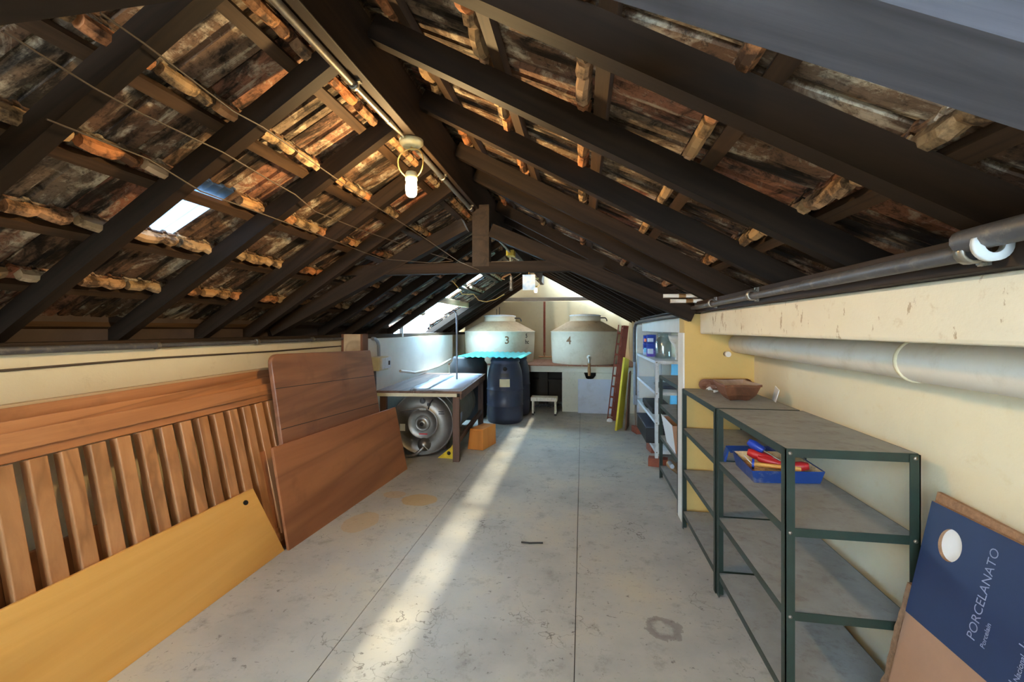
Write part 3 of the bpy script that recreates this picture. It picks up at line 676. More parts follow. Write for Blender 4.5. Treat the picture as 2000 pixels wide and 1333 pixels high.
obj('red_strip', B().box((-0.04, -0.0135, 0.262), (0.06, -0.011, 0.275)), M['red'], st, local=True); obj('data_plate', B().box((-0.27, -0.008, 0.30), (-0.21, 0.0, 0.38)), M['white_enamel'], st, local=True)
obj('vent_slot', B().box((0.19, -0.006, 0.525), (0.25, 0.004, 0.535)).box((0.19, -0.006, 0.50), (0.26, 0.004, 0.51)), M['black'], st, local=True)
obj('side_label', B().lathe([(0.3575, 0.42), (0.3575, 0.60)], (0, 0, 0.39), 6, 0, AX, True, -0.1, 0.45), M['canwhite'], st, local=True)
obj('drain_spout', B().tube([(0.03, -0.08, 0.13), (0.0, -0.10, 0.10), (-0.06, -0.10, 0.05), (-0.14, -0.08, 0.03), (-0.30, -0.08, 0.03)], 0.016, 8).tube([(0.04, -0.09, 0.15), (0.09, -0.10, 0.11)], 0.007, 6), M['galv'], st, local=True)
for y in (0.35, 1.3): obj('cradle', B().box((-0.2, y, 0.0), (0.2, y + 0.05, 0.045)), M['oldtable_z'], st, 0.003, local=True)
# yellow bracket
t = thing('iron_bracket', 'small yellow iron bracket with round holes beside the table leg', 'bracket', (-1.52, 4.87, 0))
yb = B(); poly = [(-1.66, 4.86, 0.0), (-1.40, 4.84, 0.0), (-1.40, 4.84, 0.20), (-1.44, 4.845, 0.22), (-1.50, 4.85, 0.13)]
obj('plate', yb.prism(poly, (0, 0.02, 0)), M['yellow_iron'], t, 0.002)
for x, z, r in ((-1.445, 0.13, 0.022), (-1.52, 0.065, 0.022)):
    obj('hole', B().lathe([(0.0, 0.0), (r, 0.0), (r, 0.003)], (x, 4.842, z), 14, 0, AX), M['black'], t)
# orange box
t = thing('orange_box', 'small bright orange wooden box with sloping side on the floor by the table', 'box', (-1.25, 5.4, 0))
A = [Vector(q) for q in ((-1.412, 5.268, 0), (-1.205, 5.234, 0), (-1.115, 5.60, 0), (-1.335, 5.63, 0))]
T = [Vector(q) for q in ((-1.385, 5.285, 0.255), (-1.215, 5.26, 0.255), (-1.118, 5.60, 0.255), (-1.29, 5.63, 0.255))]
obj('body', B().add(A + T, [(0,3,2,1),(4,5,6,7),(0,1,5,4),(1,2,6,5),(2,3,7,6),(3,0,4,7)]), M['orange'], t, 0.006)
obj('front_plate', B().quadbox([A[0] + Vector((.01,-.004,.01)), A[1] + Vector((-.012,-.004,.01)), T[1] + Vector((-.012,-.006,-.02)), T[0] + Vector((.01,-.006,-.02))], (0, -0.006, 0)), M['orange'], t, 0.002)

# ------------------------------------------------------------------ drums
def drum(x, y, r, h, label, lab=True, mat=None, straight=False):
    t = thing('plastic_drum', label, 'drum', (x, y, 0)); m = mat or M['drum']
    if straight: prof = [(0.0, 0.0), (r*.93, 0.0), (r*.97, 0.03), (r, .3*h), (r, .80*h), (r*1.0, .87*h), (r*.86, .93*h), (r*.86, .97*h), (r*.80, h), (0.0, h - .015)]
    else: prof = [(0.0, 0.0), (r*.88, 0.0), (r*.95, 0.02), (r*.985, .10*h), (r*.985, .255*h), (r*1.01, .262*h), (r*1.01, .272*h), (r*.985, .28*h), (r*.99, .50*h), (r*1.012, .508*h), (r*1.012, .518*h), (r*.985, .525*h), (r*.96, .70*h), (r*.91, .80*h), (r*.80, .90*h), (r*.76, .925*h), (r*.80, .935*h), (r*.80, .965*h), (r*.76, .97*h), (r*.74, h), (0.0, h)]
    obj('body', B().lathe(prof, (x, y, 0), 40), m, t)
    if lab:
        d = Vector((-x, -y, 0)).normalized(); a0 = math.atan2(d.y, d.x)
        obj('paper_label', B().lathe([(r*.995, .57*h), (r*.972, .69*h)], (x, y, 0), 6, 0, None, True, a0 - .30, a0 + .26), M['paper'], t, label='torn cream paper label')
        obj('bung', B().lathe([(0.0, 0.008), (0.032, 0.006), (0.034, 0.0)], (0, 0, 0), 16, 0, None).__class__().lathe([(0.0, 0.014), (0.030, 0.012), (0.034, 0.0)], Vector((x, y, .84*h)) + d * r * .875, 16, 0, d.to_track_quat('Z', 'Y').to_matrix().to_4x4()), M['black'], t)
        obj('emblem', B().lathe([(r*.962, .715*h), (r*.925, .775*h)], (x, y, 0), 6, 0, None, True, a0 - .27, a0 + .22), M['drum_dark'], t)
    return t
drum(-1.24, 6.98, 0.295, 1.035, 'dark blue plastic drum with cream label, nearest of the drums under the turquoise sheet')
drum(-1.19, 7.62, 0.285, 1.04, 'dark blue plastic drum half hidden behind the labelled drum', False)
drum(-1.92, 7.25, 0.32, 1.03, 'charcoal plastic drum with straight sides next to the left wall', False, M['drum_dark'], True)
g = B(); n = 44; q = []
for i in range(n + 1):
    u = i / n; x = -1.95 + 1.06 * u
    for (yy, zz) in ((6.62 - 0.14 * u, 1.068), (7.90, 1.075)):
        q.append((x, yy + 0.008 * math.sin(i * 2.7), zz + 0.010 * math.sin(i * 1.571)))
g.add(q, [(2*i, 2*i + 2, 2*i + 3, 2*i + 1) for i in range(n)], 0)
o = tag(obj('corrugated_sheet', g, M['teal']), 'turquoise corrugated plastic sheet covering the drums', 'sheet'); md = o.modifiers.new('thick', 'SOLIDIFY'); md.thickness = 0.006; md.offset = 1
# blue-grey pole
tag(obj('pvc_pole', B().tube([(-1.69, 5.75, 0.812), (-1.69, 5.75, 1.70), (-1.71, 5.75, 1.735), (-1.75, 5.75, 1.76)], 0.0125, 10), M['greypipe']), 'thin blue grey pipe standing upright on the work table', 'pipe')

# ------------------------------------------------------------------ water tanks
def water_tank(x, y, r, label, num, na, top, size):
    z0 = 0.8425; t = thing('water_tank', label, 'water tank', (x, y, z0))
    obj('body', B().lathe([(0.0, 0.0), (r*.955, 0.0), (r*.97, 0.01), (r, 0.50*top), (r, 0.62*top), (r*1.012, 0.628*top), (r*1.012, 0.645*top), (r*.99, 0.65*top)], (x, y, z0), 64), M['tank'], t)
    obj('shoulder', B().lathe([(r*.99, 0.65*top), (r*.93, .675*top), (r*.52, .835*top), (r*.44, .855*top)], (x, y, z0), 64), M['tank_top'], t)
    obj('neck', B().lathe([(r*.44, .85*top), (r*.45, .86*top), (r*.45, .955*top), (r*.43, .965*top)], (x, y, z0), 40), M['tank'], t)
    obj('lid', B().lathe([(r*.46, .955*top), (r*.46, .972*top), (r*.40, .985*top), (r*.15, top), (0.0, top)], (x, y, z0), 40), M['white_enamel'], t)
    obj('overflow', B().tube([(x + r*.44, y - .05, z0 + .92*top), (x + r*.58, y - .05, z0 + .92*top), (x + r*.62, y - .05, z0 + .89*top), (x + r*.63, y - .05, z0 + .85*top)], 0.012, 8), M['black'], t)
    def bend(p, a=na):
        ang = a + p.x / r; return Vector((x + (r + .003 + p.z) * math.cos(ang), y + (r + .003 + p.z) * math.sin(ang), z0 + p.y))
    lettering(num, size, None, M['ink'], t, 'numeral', 0.0005, lambda p: bend(Vector((p.x, p.y + 0.40*top, p.z))), 'hand painted numeral ' + num, off=0.0035)
    return t, bend
def ang_to_cam(x, y, off): return math.atan2(-y, -x) + off
t3, bend3 = water_tank(-1.66, 8.74, 0.71, 'round off white water tank marked 3, on the platform at left', '3', ang_to_cam(-1.66, 8.74, 0.12), 0.95, 0.20)
lettering('5', 0.11, None, M['black_ink'], t3, 'numeral', 0.0005, lambda p: bend3(Vector((p.x + 0.46, p.y + 0.49, p.z))), 'black scribble 5', off=0.002)
lettering('hc', 0.12, None, M['black_ink'], t3, 'lettering', 0.0005, lambda p: bend3(Vector((p.x + 0.45, p.y + 0.37, p.z))), 'black scribble', off=0.002)
t4, bend4 = water_tank(0.055, 8.66, 0.665, 'round off white water tank marked 4, on the platform at right', '4', ang_to_cam(0.055, 8.66, -0.53), 0.95, 0.20)
vx = 0.125; vy = 8.66 - 0.665
obj('outlet_collar', B().lathe([(0.0, 0.02), (0.035, 0.02), (0.045, 0.0)], (vx, vy + .0, 0.985), 16, 0, Matrix.Rotation(PI/2, 4, 'X')), M['pvc_white'], t4)
obj('outlet_pipe', B().tube([(vx, vy, 0.985), (vx, vy - .05, 0.985), (vx, vy - .075, 0.96), (vx, vy - .08, 0.88)], 0.022, 10), M['galv'], t4)
obj('brass_valve', B().tube([(vx, vy - .08, 0.885), (vx, vy - .08, 0.86), (vx, vy - .08, 0.85), (vx, vy - .08, 0.76), (vx, vy - .08, 0.70), (vx, vy - .08, 0.66)], [0.03, 0.03, 0.024, 0.03, 0.026, 0.022], 10), M['brass'], t4)
obj('float_rods', B().tube([(-1.70, 8.60, 1.79), (-1.70, 8.60, 1.90)], 0.008, 6).tube([(-1.64, 8.60, 1.79), (-1.64, 8.60, 1.94)], 0.008, 6), M['black'], t3)
tag(obj('copper_pipe', B().tube([(-0.93, 9.40, 0.90), (-0.5, 9.40, 0.90)], 0.015, 8).tube([(-0.80, 9.40, 0.90), (-0.80, 9.36, 0.95), (-0.80, 9.36, 0.99)], 0.014, 8), M['brass']), 'small brown pipe between the two water tanks', 'pipe')

# ------------------------------------------------------------------ stool, slab, ladder, boards at the back
t = thing('step_stool', 'small white step stool in front of the dark platform opening', 'stool', (-0.65, 7.62, 0))
obj('seat', B().box((-0.885, 7.52, 0.245), (-0.425, 7.74, 0.315)), M['stool'], t, 0.008)
for sx in (-0.865, -0.475):
    for sy in (7.535, 7.695):
        l = obj('leg', B().box((sx, sy, 0.03), (sx + 0.032, sy + 0.032, 0.246)), M['stool'], t, 0.003)
        obj('rubber_foot', B().box((sx - .003, sy - .003, 0), (sx + 0.035, sy + 0.035, 0.031)), M['black'], l)
lean_board('stone_slab', (-0.075, 7.86, 0), (0.55, 7.86, 0), (0, 0.07, 0.60), (0, 0.07, 0.60), 0.02, M['slab'], 'square pale blue grey slab leaning on the platform under tank 4', 'slab')
pb = B(); rg = random.Random(3)
for i in range(9): pb.tube([(-.9 + .05*i, 8.2 + rg.random()*.2, .012 + .01 * rg.random()), (-.8 + .05*i, 8.3 + rg.random()*.2, .05), (-.70 + .04*i, 8.25 + rg.random()*.2, .014)], 0.012, 6)
tag(obj('hose_coil', pb, M['darkpipe']), 'tangle of dark hose lying in the platform opening behind the stool', 'hose')
# ladder: two rails and rungs, leaning to the right
t = thing('ladder', 'tall red brown wooden ladder leaning beside the yellow board', 'ladder', (0.55, 7.35, 0))
la, lb2 = Vector((0.485, 7.28, 0.0)), Vector((0.665, 7.28, 1.56)); wv = Vector((0, 0.34, 0)); dv = (lb2 - la).normalized(); sv = Vector((dv.z, 0, -dv.x))
for k in (0, 1):
    o2 = la + wv * k
    obj('rail', B().quadbox([o2, o2 + sv * 0.085, o2 + sv * 0.085 + (lb2 - la), o2 + (lb2 - la)], (0, 0.028, 0)), M['redladder'], t, 0.003)
for i in range(10):
    c = la + dv * (0.12 + 0.155 * i) + sv * 0.015
    obj('rung', B().quadbox([c, c + sv * 0.05, c + sv * 0.05 + dv * 0.022, c + dv * 0.022], wv), M['redladder'], t)
# front ladder face seen edge on: narrow frame with openings
for i in range(9):
    c = la + dv * (0.02 + 0.175 * i) - sv * 0.075
    obj('cross_piece', B().quadbox([c, c + sv * 0.072, c + sv * 0.072 + dv * 0.028, c + dv * 0.028], (0, 0.02, 0)), M['redladder'], t)
obj('side_strip', B().quadbox([la - sv * 0.085, la - sv * 0.068, la - sv * 0.068 + (lb2 - la), la - sv * 0.085 + (lb2 - la)], (0, 0.024, 0)), M['redladder'], t)
lean_board('yellow_board', (0.500, 6.56, 0), (0.605, 6.80, 0), (0.125, 0.05, 1.08), (0.105, 0.02, 1.03), 0.03, M['yellow_board'], 'bright yellow narrow board leaning on the far column next to the ladder')
lean_board('dark_board', (0.64, 6.60, 0), (0.72, 6.95, 0), (0.06, 0.0, 0.85), (0.03, 0.0, 0.85), 0.02, M['darkslat'], 'dark brown board leaning behind the yellow board')
tag(obj('twig', B().tube([(-0.42, 3.02, .006), (-0.36, 3.01, .010), (-0.30, 3.03, .006), (-0.27, 3.03, .008)], .006, 6), M['wire_dark']), 'thin dark twig lying on the open floor', 'twig')
tag(obj('rubble_piece', B().lathe([(0.0, 0.0), (0.05, 0.0), (0.045, 0.03), (0.02, 0.05), (0.0, 0.052)], (0.44, 7.22, 0), 7, smooth=False), M['whitecard']), 'small white lump of rubble at the foot of the ladder', 'rubble')

# ------------------------------------------------------------------ shelves
LV = (1.05, 0.752, 0.437, 0.125)
def shelf_unit(y0, y1, x0, x1, lv, label, mats, posts_near=True, top=None, tk=0.032, foot=0.0):
    fr, sh = mats; t = thing('metal_shelf', label, 'shelf', ((x0 + x1)/2, (y0 + y1)/2, foot))
    pw = 0.034
    for (px, sx) in ((x0, 1), (x1, -1)):
        for (py, sy) in ((y0, 1), (y1, -1)):
            bb = B().box((min(px, px + sx*pw), min(py, py + sy*.004), foot), (max(px, px + sx*pw), max(py, py + sy*.004), lv[0] - .003)).box((min(px, px + sx*.004), min(py, py + sy*pw), foot), (max(px, px + sx*.004), max(py, py + sy*pw), lv[0] - .003))
            obj('post', bb, fr, t)
    for z in lv:
        s = obj('shelf_board', B().box((x0 + .005, y0 + .005, z - .004), (x1 - .005, y1 - .005, z)), sh, t)
        obj('lip', B().box((x0 + .0045, y0 + .0045, z - tk), (x0 + .0065, y1 - .0045, z + .0006)), fr, s); obj('lip', B().box((x1 - .0065, y0 + .0045, z - tk), (x1 - .0045, y1 - .0045, z + .0006)), fr, s)
        obj('lip', B().box((x0 + .0045, y0 + .0045, z - tk), (x1 - .0045, y0 + .0065, z + .0006)), fr, s); obj('lip', B().box((x0 + .0045, y1 - .0065, z - tk), (x1 - .0045, y1 - .0045, z + .0006)), fr, s)
        for px in (x0 + .017, x1 - .017): obj('bolt', B().lathe([(0.0, 0.005), (0.006, 0.004), (0.0075, 0.0)], (px, y0 - .0005, z - .016), 8, 0, Matrix.Rotation(PI/2, 4, 'X')), M['galv'], s)
    return t
G = (M['green'], M['greentop'])
shelf_unit(1.775, 2.615, 0.752, 1.20, LV, 'dark green metal shelf nearest the viewer, holding the blue paint tray', G)
shelf_unit(2.62, 3.455, 0.745, 1.19, tuple(z + .001 for z in LV), 'dark green metal shelf in front of the column, with the wooden bowl on top', G)
shelf_unit(3.70, 4.575, 0.768, 1.20, (1.035, 0.742, 0.43, 0.122), 'dark green metal shelf beyond the column, holding the open carton', G)
WH = (M['white_enamel'], M['white_enamel'])
shelf_unit(4.93, 6.56, 0.785, 1.13, (1.15, 0.81, 0.49, 0.17), 'white metal shelf at the far end with cans and a jar on top', WH, foot=0.09)
# bricks under the white shelf
def brick(x, y, z, r, label):
    o = obj('brick', B().box((-.055, -.10, 0), (.055, .10, .09)), M['brick'], None, 0.004, local=True, loc=(x, y, z)); o.rotation_euler = (0, 0, r)
    tag(o, label, 'brick')
brick(0.79, 6.50, 0.0, 0.25, 'clay brick under the far front foot of the white shelf'); brick(0.82, 4.96, 0.0, 1.35, 'clay brick under the near front foot of the white shelf')
brick(1.10, 4.98, 0, 0.1, 'clay brick under the near rear foot of the white shelf'); brick(1.10, 6.5, 0, 0.2, 'clay brick under the far rear foot of the white shelf')
brick(0.86, 5.55, 0.0, 0.15, 'clay brick on the floor under the black trunk')

# items on the white shelf
def can(x, y, z, r, h, m1, m2, label, extra=None):
    t = thing('paint_can', label, 'can', (x, y, z))
    obj('body', B().lathe([(0.0, 0.0), (r, 0.0), (r, h*.5)], (x, y, z), 20).lathe([(r, h*.5), (r, h*.94), (r*1.03, h*.95), (r*1.03, h), (r*.9, h), (r*.88, h*.96), (0.0, h*.96)], (x, y, z), 20, 1), [m1, m2], t)
    obj('label_band', B().lathe([(r*1.004, h*.22), (r*1.004, h*.62)], (x, y, z), 10, 0, None, True, -2.6, -1.3), extra or M['canlilac'], t)
ZT = 1.1515
can(0.875, 6.12, ZT, 0.058, 0.15, M['canwhite'], M['canblue'], 'lower pale blue paint can at the far end of the white shelf top', M['cyan'])
can(0.875, 6.12, ZT + .151, 0.056, 0.11, M['canblue'], M['canblue'], 'dark blue can with orange patch stacked on the pale blue can', M['canorange'])
can(0.868, 5.74, ZT, 0.060, 0.16, M['canlilac'], M['canblue'], 'violet and white paint can beside the glass jar', M['canwhite'])
can(0.868, 5.74, ZT + .161, 0.060, 0.115, M['canblue'], M['canblue'], 'blue can stacked on the violet paint can', M['canwhite'])
t = thing('glass_jar', 'big clear glass jar on top of the white shelf', 'jar', (0.95, 5.40, ZT))
obj('body', B().lathe([(0.0, .004), (.09, 0.0), (.096, .02), (.096, .18), (.085, .215), (.058, .245), (.058, .275), (.062, .28), (.062, .295), (.054, .295), (.053, .248), (.08, .21), (.090, .178), (.090, .024), (.084, .008), (0.0, .010)], (0.95, 5.40, ZT), 28), M['glass'], t)
t = thing('plastic_funnel', 'white plastic funnel jug behind the glass jar, next to the column', 'jug', (1.06, 5.15, ZT))
obj('cone', B().lathe([(.022, 0.0), (.022, .13), (.085, .22), (.095, .275), (.090, .275), (.078, .222), (.016, .135), (.016, .0)], (1.06, 5.15, ZT), 20), M['pvc_white'], t)
obj('handle', B().tube([(1.15, 5.13, ZT + .26), (1.185, 5.12, ZT + .24), (1.18, 5.12, ZT + .19), (1.135, 5.13, ZT + .20)], 0.008, 6), M['pvc_white'], t)
t = thing('tool_case', 'slim black tool case on a middle level of the white shelf', 'case', (0.95, 5.7, 0.4915))
obj('case_body', B().box((0.82, 5.35, .4915), (1.08, 6.2, .555)), M['black'], t, 0.01); obj('case_handle', B().tube([(0.81, 5.65, .51), (0.79, 5.66, .53), (0.79, 5.84, .53), (0.81, 5.85, .51)], .008, 6), M['black'], t)
t = thing('tool_case', 'flat dark box on the middle level of the white shelf above the slim case', 'case', (0.95, 5.6, 0.8115))
obj('case_body', B().box((0.88, 5.2, .8115), (1.10, 5.6, .845)), M['trunk'], t, 0.006)
t = thing('black_trunk', 'black trunk with grey top on the bottom of the white shelf', 'trunk', (0.85, 5.6, 0.1715))
obj('body', B().box((0.735, 5.25, .1715), (1.08, 6.1, .345)), M['black'], t, 0.008); obj('lid', B().box((0.73, 5.24, .346), (1.085, 6.11, .365)), M['trunk'], t, 0.006)
tag(obj('blue_board', B().quadbox([(1.20, 5.55, 0.02), (1.20, 6.4, 0.02), (1.24, 6.4, 1.06), (1.24, 5.55, 1.06)], (0.02, 0, 0)), M['cyan'], None, 0.003), 'sky blue board standing behind the white shelf against the wall', 'board')
# carton on the shelf beyond the column
t = thing('open_carton', 'open cardboard carton with a white side on the shelf beyond the column', 'carton', (0.84, 4.05, 0.4315))
zc = 0.4315
obj('front_panel', B().quadbox([(0.79, 3.90, zc), (0.79, 4.30, zc), (0.745, 4.34, zc + .255), (0.76, 3.90, zc + .24)], (0.006, 0, 0)), M['whitecard'], t); obj('side_panel', B().quadbox([(0.79, 3.895, zc), (1.10, 3.895, zc), (1.12, 3.885, zc + .24), (0.76, 3.885, zc + .24)], (0, 0.006, 0)), M['cardboard'], t)
obj('side_panel', B().quadbox([(0.79, 4.30, zc), (1.10, 4.30, zc), (1.12, 4.31, zc + .24), (0.77, 4.31, zc + .24)], (0, 0.006, 0)), M['cardboard'], t); obj('back_panel', B().box((1.10, 3.90, zc), (1.106, 4.30, zc + .24)), M['cardboard'], t)
t = thing('pipe_offcut', 'short blue and brown pipe offcut on the bottom level beyond the column', 'pipe', (0.86, 4.3, 0.14))
obj('tube', B().tube([(0.86, 4.50, .165), (0.95, 4.1, .165)], .042, 12), M['brass'], t); obj('sleeve', B().tube([(0.84, 4.42, .20), (0.80, 4.10, .26)], .02, 10), M['greypipe'], t)

# paint tray and tools
ZS = 0.7526
t = thing('paint_tray', 'blue plastic paint tray full of tools on the nearest green shelf', 'tray', (0.95, 2.45, ZS))
P4 = [Vector(q) for q in ((0.825, 2.275, ZS), (1.135, 2.31, ZS), (1.13, 2.60, ZS), (0.835, 2.56, ZS))]
ctr = sum(P4, Vector()) / 4
Tq = [ctr + (p_ - ctr) * 1.10 + Vector((0, 0, h_)) for p_, h_ in zip(P4, (.062, .062, .075, .075))]
Ti = [ctr + (p_ - ctr) * 1.05 + Vector((0, 0, h_)) for p_, h_ in zip(P4, (.060, .060, .073, .073))]
Bi = [ctr + (p_ - ctr) * 0.95 + Vector((0, 0, h_)) for p_, h_ in zip(P4, (.012, .012, .03, .03))]
v_ = P4 + Tq + Ti + Bi
obj('basin', B().add(v_, [(0,3,2,1),(0,1,5,4),(1,2,6,5),(2,3,7,6),(3,0,4,7),(4,5,9,8),(5,6,10,9),(6,7,11,10),(7,4,8,11)]).add(v_, [(8,9,13,12),(9,10,14,13),(10,11,15,14),(11,8,12,15),(12,13,14,15)], 1), [M['tray'], M['traydry']], t)
ear = [Vector((0.80, 2.57, ZS + .078)), Vector((0.845, 2.66, ZS + .082)), Vector((0.79, 2.70, ZS + .0)), Vector((0.775, 2.66, ZS))]
obj('hook_lip', B().quadbox([(0.812, 2.575, ZS + .06), (1.135, 2.63, ZS + .06), (1.125, 2.66, ZS + .082), (0.80, 2.62, ZS + .082)], (0, 0, .006)), M['tray'], t)
obj('foot', B().quadbox([(0.806, 2.60, ZS + .078), (0.806, 2.64, ZS + .078), (0.79, 2.66, ZS), (0.79, 2.61, ZS)], (.01, 0, 0)), M['tray'], t)
def roller(p0, p1, col_, label, r=.016, frame=True):
    p0, p1 = Vector(p0), Vector(p1); d = (p1 - p0)
    t2 = thing('paint_tool', label, 'paint tool', p0)
    obj('handle', B().tube([p0, p0 + d*.15, p0 + d*.4, p0 + d*.5], [r*.8, r*1.15, r, r*.75], 10), col_, t2)
    if frame: obj('shaft', B().tube([p0 + d*.5, p1], .004, 6), M['galv'], t2)
    return t2
roller((0.868, 2.47, ZS + .152), (0.985, 2.38, ZS + .085), M['blue'], 'blue handled paint tool sticking up out of the tray', .021)
roller((0.865, 2.47, ZS + .098), (1.06, 2.36, ZS + .055), M['red'], 'red handled roller lying across the tray, nearest its left end', .022)
roller((0.90, 2.43, ZS + .078), (1.08, 2.34, ZS + .050), M['red'], 'second red handled roller lying beside the first in the tray', .019)
roller((1.10, 2.345, ZS + .072), (0.93, 2.40, ZS + .045), M['red'], 'red handled brush at the right end of the tray', .021)
roller((1.04, 2.56, ZS + .130), (1.13, 2.45, ZS + .075), M['blue'], 'blue handled scraper at the right back of the tray', .018)
t2 = thing('screwdriver', 'wooden stick with a round blue cap lying across the front of the tray', 'tool', (0.86, 2.33, ZS + .05))
obj('stick', B().tube([(0.86, 2.375, ZS + .062), (1.06, 2.335, ZS + .058)], .011, 8), M['yellowply'], t2); obj('cap', B().tube([(0.852, 2.378, ZS + .062), (0.862, 2.374, ZS + .062)], .026, 14), M['blue'], t2)
obj('pin', B().tube([(0.852, 2.378, ZS + .062), (0.83, 2.42, ZS + .09)], .0025, 6), M['whitecard'], t2)

# wooden bowl, roll, white card on the shelf top
ZB = 1.0517
t = thing('wooden_trough', 'carved brown wooden trough bowl on top of the green shelf', 'bowl', (0.97, 3.0, ZB))
Rt = [Vector(q) for q in ((0.862, 2.83, ZB + .098), (1.085, 2.87, ZB + .100), (1.095, 3.19, ZB + .098), (0.885, 3.16, ZB + .098))]
cb_ = sum(Rt, Vector()) / 4
def ringq(f, z, n=6):
    out = []
    for i in range(4):
        a, c_ = Rt[i], Rt[(i+1) % 4]
        for k in range(n):
            p_ = a.lerp(c_, k / n); p_ = cb_ + (p_ - cb_) * f
            out.append(Vector((p_.x, p_.y, z + 0.003 * math.sin(7*k + i))))
    return out
rs = [ringq(.55, ZB), ringq(.80, ZB + .035), ringq(.96, ZB + .088), ringq(1.02, ZB + .090), ringq(1.02, ZB + .104), ringq(.90, ZB + .104), ringq(.72, ZB + .045), ringq(.45, ZB + .018)]
N = 24; bb = B(); vs = [p_ for r_ in rs for p_ in r_]
for i in range(len(rs) - 1):
    bb.add([], [], 0)
bb.add(vs, [(i*N + j, i*N + (j+1) % N, (i+1)*N + (j+1) % N, (i+1)*N + j) for i in range(4) for j in range(N)] + [tuple(range(N))[::-1]], 0)
bb.add(vs, [(i*N + j, i*N + (j+1) % N, (i+1)*N + (j+1) % N, (i+1)*N + j) for i in range(4, 7) for j in range(N)] + [tuple(range(7*N, 8*N))], 1)
obj('bowl_body', bb, [M['bowl'], M['bowl_in']], t)
t = thing('rolled_mat', 'brown rolled up mat lying behind the wooden trough', 'roll', (0.95, 3.33, ZB))
sp = [Vector((math.cos(a) * (.046 - .0022*a), 0, math.sin(a) * (.046 - .0022*a))) for a in [i * .45 for i in range(36)]]
dr = Vector((0.30, 0.06, 0)); g = B(); o0 = Vector((0.865, 3.30, ZB + .048))
q = [o0 + s for s in sp] + [o0 + dr + s for s in sp]; g.add(q, [(i, i + 1, i + 37, i + 36) for i in range(35)], 0, True)
o = obj('sheet', g, M['roll'], t); md = o.modifiers.new('thick', 'SOLIDIFY'); md.thickness = .004
cr = B(); rg = random.Random(5)
for i in range(7):
    c = Vector((0.862 + .012*i, 3.19 + rg.uniform(-.03, .03), ZB + .014 + rg.uniform(0, .03)))
    cr.add([c + Vector((rg.uniform(-.02, .02), rg.uniform(-.03, .03), rg.uniform(-.012, .015))) for _ in range(4)], [(0,1,2),(0,2,3),(0,3,1),(1,3,2)])
tag(obj('crumpled_paper', cr, M['whitecard']), 'crumpled pale paper scraps between the roll and the trough', 'paper')
tag(obj('white_card', B().quadbox([(1.165, 2.88, ZB), (1.185, 2.98, ZB), (1.20, 2.97, ZB + .09), (1.18, 2.87, ZB + .075)], (0.004, 0, 0)), M['whitecard']), 'small white card standing behind the wooden trough', 'card')

# ------------------------------------------------------------------ cardboard sheet at the right
t = thing('cardboard_sheet', 'big flattened cardboard carton, navy above and brown below, leaning at the right edge', 'cardboard', (1.15, 1.4, 0))
Kx = lambda z: 1.005 + 0.215 * z / 0.91
def K(y, z, d=0.0): return Vector((Kx(z) - d, y, z))
ytop, ybot = 1.735, 1.70
def yl(z): return ybot + (ytop - ybot) * z / 0.93
th = 0.012
zb = 0.515; zt_ = 0.90; yn = 0.55
HC = (1.625, 0.795); HR = 0.044
def face(name, pts, mat, d0, d1, lbl=None): return obj(name, B().prism([K(y, z, d1) for y, z in pts], (d1 - d0, 0, 0)), mat, t, label=lbl)
# navy half with a real hand hole: ring of quads around the hole
pb_ = B(); k = 32; outer = []; inner = []
corners = [(yl(zb), zb), (yn, zb), (yn, zt_), (yl(zt_), zt_)]
def edge_hit(a):
    cy, cz = HC; dy, dz = math.cos(a), math.sin(a); best = 9
    y_hi = yl(zb) + 0.0
    for lim, comp, dd in ((yn, cy, dy), (zb, cz, dz), (zt_, cz, dz)):
        if abs(dd) > 1e-6:
            s = (lim - comp) / dd
            if s > 0: best = min(best, s)
    den = dy - (ytop - ybot) / 0.93 * dz
    if den > 1e-6:
        s = (yl(cz) - cy) / den
        if s > 0: best = min(best, s)
    return (cy + dy*best, cz + dz*best)
angs = sorted([2*PI*i/k for i in range(k)] + [math.atan2(z - HC[1], y - HC[0]) % (2*PI) for y, z in corners]); k = len(angs)
for d in (th, 0.0):
    for a in angs: outer.append(K(*edge_hit(a), d))
for d in (th, 0.0):
    for a in angs: inner.append(K(HC[0] + HR*math.cos(a), HC[1] + HR*1.15*math.sin(a), d))
vs = outer + inner; ff = []
for i in range(k):
    j = (i + 1) % k
    ff += [(i, j, 2*k + j, 2*k + i), (k + i, 3*k + i, 3*k + j, k + j), (i, k + i, k + j, j), (2*k + i, 2*k + j, 3*k + j, 3*k + i)]
pb_.add(vs, ff); pb_.m = [0 if i % 4 == 0 else 1 for i in range(len(ff))]
obj('navy_half', pb_, [M['cardblue'], M['cardedge']], t, label='navy printed upper half with a round hand hole')
face('brown_half', [(yl(0), 0), (yn, 0), (yn, zb), (yl(zb), zb)], M['cardboard'], 0, th, 'plain brown lower half')
obj('back_sheet', B().prism([K(y, z, -0.003) for y, z in ((yl(0) + .012, 0), (yn, 0), (yn, 0.925), (1.45, 0.918), (yl(0.93) + .006, 0.93))], (0.012, 0, 0)), M['cardedge'], t)
obj('liner', B().prism([K(HC[0] + .07, HC[1] - .07, .0015), K(HC[0] - .07, HC[1] - .07, .0015), K(HC[0] - .07, HC[1] + .07, .0015), K(HC[0] + .07, HC[1] + .07, .0015)], (.002, 0, 0)), M['whitecard'], t, label='white liner showing through the hand hole')
rg = random.Random(11); pts = []
nst = 22
for i in range(nst + 1): z = 0.60 * i / nst; pts.append((yl(z) + .004 + rg.uniform(0, .006), z))
for i in range(nst, -1, -1): z = 0.60 * i / nst; pts.append((yl(z) + .034 + rg.uniform(-.007, .007), z))
